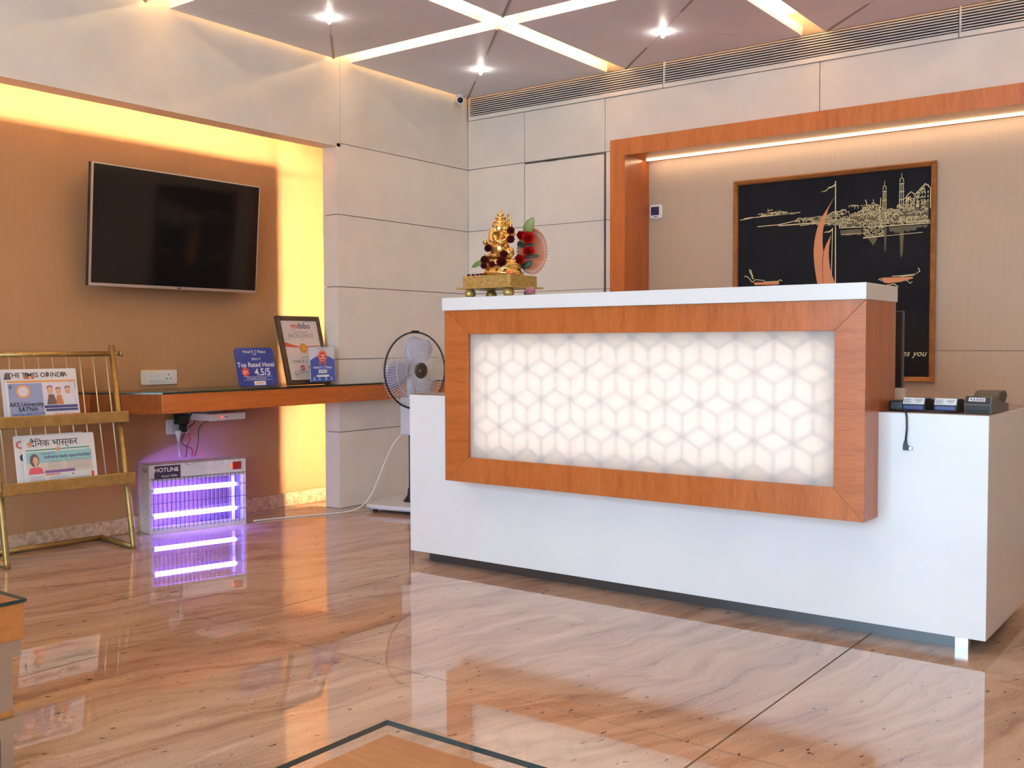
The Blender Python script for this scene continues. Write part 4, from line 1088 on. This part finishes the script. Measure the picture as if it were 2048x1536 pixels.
def T(pts, rs): b_.tube([(p[0], p[1], p[2] + ZB0) for p in pts], rs, 10)
for sx in (-1, 1):
    B((sx * .046, -.016, .016), (.040, .030, .018)); B((sx * .020, -.046, .012), (.030, .014, .011)); B((sx * .076, -.006, .022), (.018, .020, .022))
    T([(sx * .034, .0, .092), (sx * .066, -.004, .072), (sx * .060, -.036, .060), (sx * .050, -.050, .070)], [.015, .013, .010, .008]); B((sx * .050, -.052, .074), (.011, .008, .013))
    T([(sx * .036, .008, .094), (sx * .078, .008, .092), (sx * .080, -.002, .124)], [.014, .011, .008]); B((sx * .080, -.003, .130), (.009, .007, .012)); B((sx * .080, -.004, .147), (.006, .004, .012))
    B((sx * .043, .002, .124), (.022, .006, .026)); T([(sx * .012, -.036, .108), (sx * .020, -.052, .104)], [.004, .002])
B((0, -.012, .046), (.046, .038, .040)); B((0, .0, .084), (.042, .028, .030)); B((0, -.012, .122), (.030, .028, .029)); B((0, -.018, .134), (.024, .02, .018))
T([(0, -.034, .118), (.001, -.046, .104), (.003, -.050, .088), (.010, -.052, .074), (.022, -.052, .068), (.030, -.054, .074)], [.014, .0125, .011, .0095, .0075, .006])
fig = b_.build('figure', 'gold_leaf', idol)
rm = fig.modifiers.new('remesh', 'REMESH'); rm.mode = 'VOXEL'; rm.voxel_size = .0022; rm.use_smooth_shade = True
sm_ = fig.modifiers.new('smooth', 'SMOOTH'); sm_.iterations = 3; sm_.factor = .5
MB().lathe([(0, .215), (.004, .213), (.006, .207), (.003, .201), (.013, .198), (.0145, .193), (.012, .190), (.012, .186), (.0205, .183), (.022, .177), (.0185, .174), (.0185, .170), (.027, .167), (.0285, .160), (.025, .157), (.026, .153), (.034, .151), (.034, .146), (0, .145)], 26, M=Matrix.Translation((0, -.008, ZB0 - .058 + .045 - .004))).build('crown', 'gold_leaf', idol)
for k, (x, z, r_) in enumerate(((.036, .178, .015), (.038, .160, .011), (-.036, .166, .012))):
    MB().tube([(x + r_ * math.cos(t * .5236), .010, z + ZB0 - .02 + r_ * math.sin(t * .5236)) for t in range(12)], .0028, 8, True).build('crown_loop', 'gold_leaf', idol)
for sx in (-1, 1): MB().ball((sx * .013, -.0375, .128 + ZB0), (.0045, .003, .003)).build('eye', 'ink_white', idol)
MB().tube([(.034 * math.cos(a_ * .35 + .35), -.038 - .006 * math.sin(a_ * .35 + .35), ZB0 + .088 - .035 * math.sin(a_ * .35 + .35)) for a_ in range(8)], .003, 8).build('necklace', 'gold_leaf', idol)
for sx in (-1, 1): MB().tube([(sx * (.03 + .05 * t / 6), -.052 + .012 * t / 6, ZB0 + .018 - .008 * math.sin(t)) for t in range(7)], .003, 6).build('drape_fold', 'gold_leaf', idol)
def W(zx, zy, Y=-2.02):     # place on the idol group from its elevation: metres right and up
    px, py = 900 + zx * .1172, 420 + zy * .1172
    return Vector((1.815 + (px - 1018) * .00247 + (Y + 1.98) * -.70, Y, 1.436 - (py - 427) * .00199))
def flower_mesh(name, m, r, layers):
    f_ = MB(); rn = random.Random(len(name))
    for li, (n_, rad, tilt) in enumerate(layers):
        for k in range(n_):
            a_ = 2 * math.pi * (k + .5 * li) / n_ + rn.uniform(-.1, .1)
            Mx = Matrix.Rotation(a_, 4, 'Z') @ Matrix.Rotation(-tilt, 4, 'Y')
            L_ = r * rad; w_ = L_ * .55
            vs_ = [(0, -w_ * .3, 0), (0, w_ * .3, 0), (L_ * .55, -w_, L_ * .10), (L_ * .55, 0, -L_ * .05), (L_ * .55, w_, L_ * .10), (L_, -w_ * .5, L_ * .28), (L_, w_ * .5, L_ * .28), (L_ * 1.08, 0, L_ * .16)]
            f_.add(vs_, [(0, 1, 3), (0, 3, 2), (1, 4, 3), (2, 3, 7, 5), (3, 4, 6, 7)], True, Mx)
    f_.ball((0, 0, r * .15), r * .32, 8, 6)
    me_ = f_.mesh(name); me_.materials.append(MATS[m]); return me_
FM1 = flower_mesh('blossom', 'maroon', .017, [(8, 1.0, .25), (7, .85, .7), (5, .65, 1.1)])
FM2 = flower_mesh('rose', 'rose_red', .030, [(7, 1.0, .5), (6, .92, .9), (5, .8, 1.2), (4, .6, 1.4)])
FM2b = flower_mesh('rose', 'rose_red', .026, [(6, 1.0, .6), (6, .92, 1.0), (4, .75, 1.3)])
def fl(me, p, towards, name, label, group, s=1.0):
    o_ = bpy.data.objects.new(name, me); COL.objects.link(o_)
    d_ = Vector(towards).normalized()
    o_.matrix_world = Matrix.Translation(p) @ d_.to_track_quat('Z', 'Y').to_matrix().to_4x4() @ Matrix.Scale(s, 4)
    tag(o_, label, 'flower', group); return o_
g1_ = 'dark red blossoms on the idol'
for zx, zy, Y, s_, lab in ((660, 635, -2.005, .95, 'dark red blossom at the idol knee beside the upper left hand'), (1045, 385, -2.03, .95, 'dark red blossom below the crown, on the trunk shoulder'),
                       (1045, 535, -2.045, 1.0, 'dark red blossom on the idol belly under the trunk'), (935, 775, -2.058, .95, 'dark red blossom on the idol lap above the pedestal rim'),
                       (900, 900, -2.066, 1.25, 'largest dark red blossom on the pedestal front'), (600, 830, -2.02, 1.0, 'dark red blossom at the stem of the narrow green leaf'),
                       (735, 925, -2.058, .8, 'small dark red blossom low on the pedestal next to the largest one'), (590, 930, -2.03, .8, 'small dark red blossom low on the pedestal under the narrow leaf')):
    fl(FM1, W(zx, zy, Y), (.45, -.85, .2), 'blossom', lab, g1_, s_)
g2_ = 'red roses beside the idol'
for zx, zy, Y, me, s_, lab in ((1195, 430, -1.935, FM2b, .9, 'red rose nearest the idol shoulder under the broad leaf'), (1310, 475, -1.925, FM2, 1.0, 'large red rose against the oval salmon tray under the broad leaf'),
                           (1320, 700, -1.925, FM2, .95, 'red rose in the middle of the oval salmon tray'), (1172, 840, -1.945, FM2, .85, 'red rose beside the pedestal below the others')):
    fl(me, W(zx, zy, Y), (.62, -.75, .15), 'rose', lab, g2_, s_)
def leaf(p, tip, width, m, label, nrm=(.5, -.8, .2)):
    p, tip = Vector(p), Vector(tip); ax = tip - p; L_ = ax.length; ax.normalize()
    sd = ax.cross(Vector(nrm)).normalized(); up_ = sd.cross(ax)
    rows_ = 9; vs_ = []; fs_ = []
    for i_ in range(rows_):
        t = i_ / (rows_ - 1); w_ = width * math.sin(math.pi * (t * .93 + .05)) ** .8 * (1 - .25 * t)
        if i_ == rows_ - 1: w_ = .0006
        for k in (-1, 0, 1): vs_.append(p + ax * L_ * t + sd * (w_ * k) + up_ * (.08 * L_ * math.sin(math.pi * t) - (.22 * w_ if k == 0 else 0)))
    for i_ in range(rows_ - 1):
        for k in (0, 1): fs_.append((i_ * 3 + k, i_ * 3 + k + 1, i_ * 3 + 4 + k, i_ * 3 + 3 + k))
    o_ = MB().add(vs_, fs_, True).build('leaf', m); so_ = o_.modifiers.new('solid', 'SOLIDIFY'); so_.thickness = .0012
    tag(o_, label, 'leaf', 'leaves around the idol'); return o_
leaf(W(1270, 400, -1.93), W(1405, 125, -1.93), .024, 'leaf_light', 'broad pointed green leaf standing above the red roses')
leaf(W(590, 835, -2.02), W(370, 940, -2.03), .012, 'leaf_green', 'narrow green leaf sticking out past the stool beside the pedestal')
leaf(W(1180, 600, -1.935), W(1420, 570, -1.93), .012, 'leaf_dark', 'dark leaf between the upper and middle roses')
leaf(W(1200, 790, -1.94), W(1500, 770, -1.925), .012, 'leaf_dark', 'dark leaf under the middle rose pointing to the tray rim')
leaf(W(1220, 960, -1.945), W(1400, 850, -1.93), .016, 'leaf_dark', 'dark leaf at the foot of the oval tray')
leaf(W(1150, 520, -1.935), W(1230, 620, -1.935), .014, 'leaf_dark', 'short dark leaf close to the idol arm')
# oval tray standing on edge behind the roses
tc_ = W(1330, 690, -1.895) + Vector((.006, .014, 0))
tr_ = empty('oval_tray', (tc_.x, tc_.y, ZS)); tag(tr_, 'salmon oval tray with beaded rim standing behind the red roses', 'tray')
n0 = Vector((.55, -.83, .12)).normalized()
TM = basis((0, 0, tc_.z - ZS), Vector((0, 0, 1)).cross(n0), n0.cross(Vector((0, 0, 1)).cross(n0)))
hz_ = tc_.z - ZS - .004
hgt = hz_ / max(TM[2][1], .9)
ex, ey = .058, min(.094, hgt)
td = MB()
N_ = 40; rings_ = [(0.0, 0.0), (.60, 0.0), (.78, .010), (1.0, .024), (1.0, .027), (.76, .013), (.58, .003), (0.0, .003)]
vs_ = [(ex * a_ * math.cos(2 * math.pi * k / N_), ey * a_ * math.sin(2 * math.pi * k / N_), z_) for a_, z_ in rings_ for k in range(N_)]
fs_ = [(i_ * N_ + k, i_ * N_ + (k + 1) % N_, (i_ + 1) * N_ + (k + 1) % N_, (i_ + 1) * N_ + k) for i_ in range(len(rings_) - 1) for k in range(N_)]
o_ = td.add(vs_, fs_, True).build('dish', 'salmon', tr_); o_.matrix_local = TM
bd = MB()
for k in range(44): bd.ball((ex * math.cos(2 * math.pi * k / 44), ey * math.sin(2 * math.pi * k / 44), .027), .0042, 6, 4)
o_ = bd.build('beaded_rim', 'salmon', tr_); o_.matrix_local = TM
# petals on the stool and the patterned egg
pt_ = []
rp = random.Random(5)
PET = MB().ball((0, 0, 0), (.010, .008, .004), 8, 5).mesh('petal'); PET.materials.append(MATS['maroon'])
pbr('petal_orange', (0.75, 0.16, 0.03), 0.5)
for k in range(9):
    o_ = inst(PET, 'petal', None, (1.66 + k * .022, -2.044 + rp.uniform(0, .006), ZS + .0042), (0, 0, rp.uniform(0, 3)))
    tag(o_, 'loose dark red petal lying along the front rim of the gold stool', 'petal', 'loose petals on the stool rim')
om = MB().prism(circ(0, 0, .02, 14, .008), 0, .012).build('marigold_petal', 'petal_orange', None, .003, loc=(1.856, -2.040, ZS + .0003)); tag(om, 'bright orange marigold tuft at the stool corner', 'petal')
eg = empty('patterned_egg', (1.952, -2.03, ZK)); tag(eg, 'purple patterned egg lying on the white ledge beside the gold stool', 'ornament')
MB().ball((0, 0, .0165), (.021, .017, .0165), 18, 12).build('shell', pbr('egg_purple', (0.19, 0.045, 0.09), 0.4), eg)
dots = MB()
for i_ in range(5):
    for k in range(16):
        t = math.pi * (i_ + 1.5) / 8 + .25; a_ = 2 * math.pi * (k + .5 * (i_ % 2)) / 16
        dots.ball((.0211 * math.sin(t) * math.cos(a_), .0171 * math.sin(t) * math.sin(a_), .0165 + .0166 * math.cos(t)), .0009, 5, 3)
dots.build('dot_pattern', 'ink_white', eg)
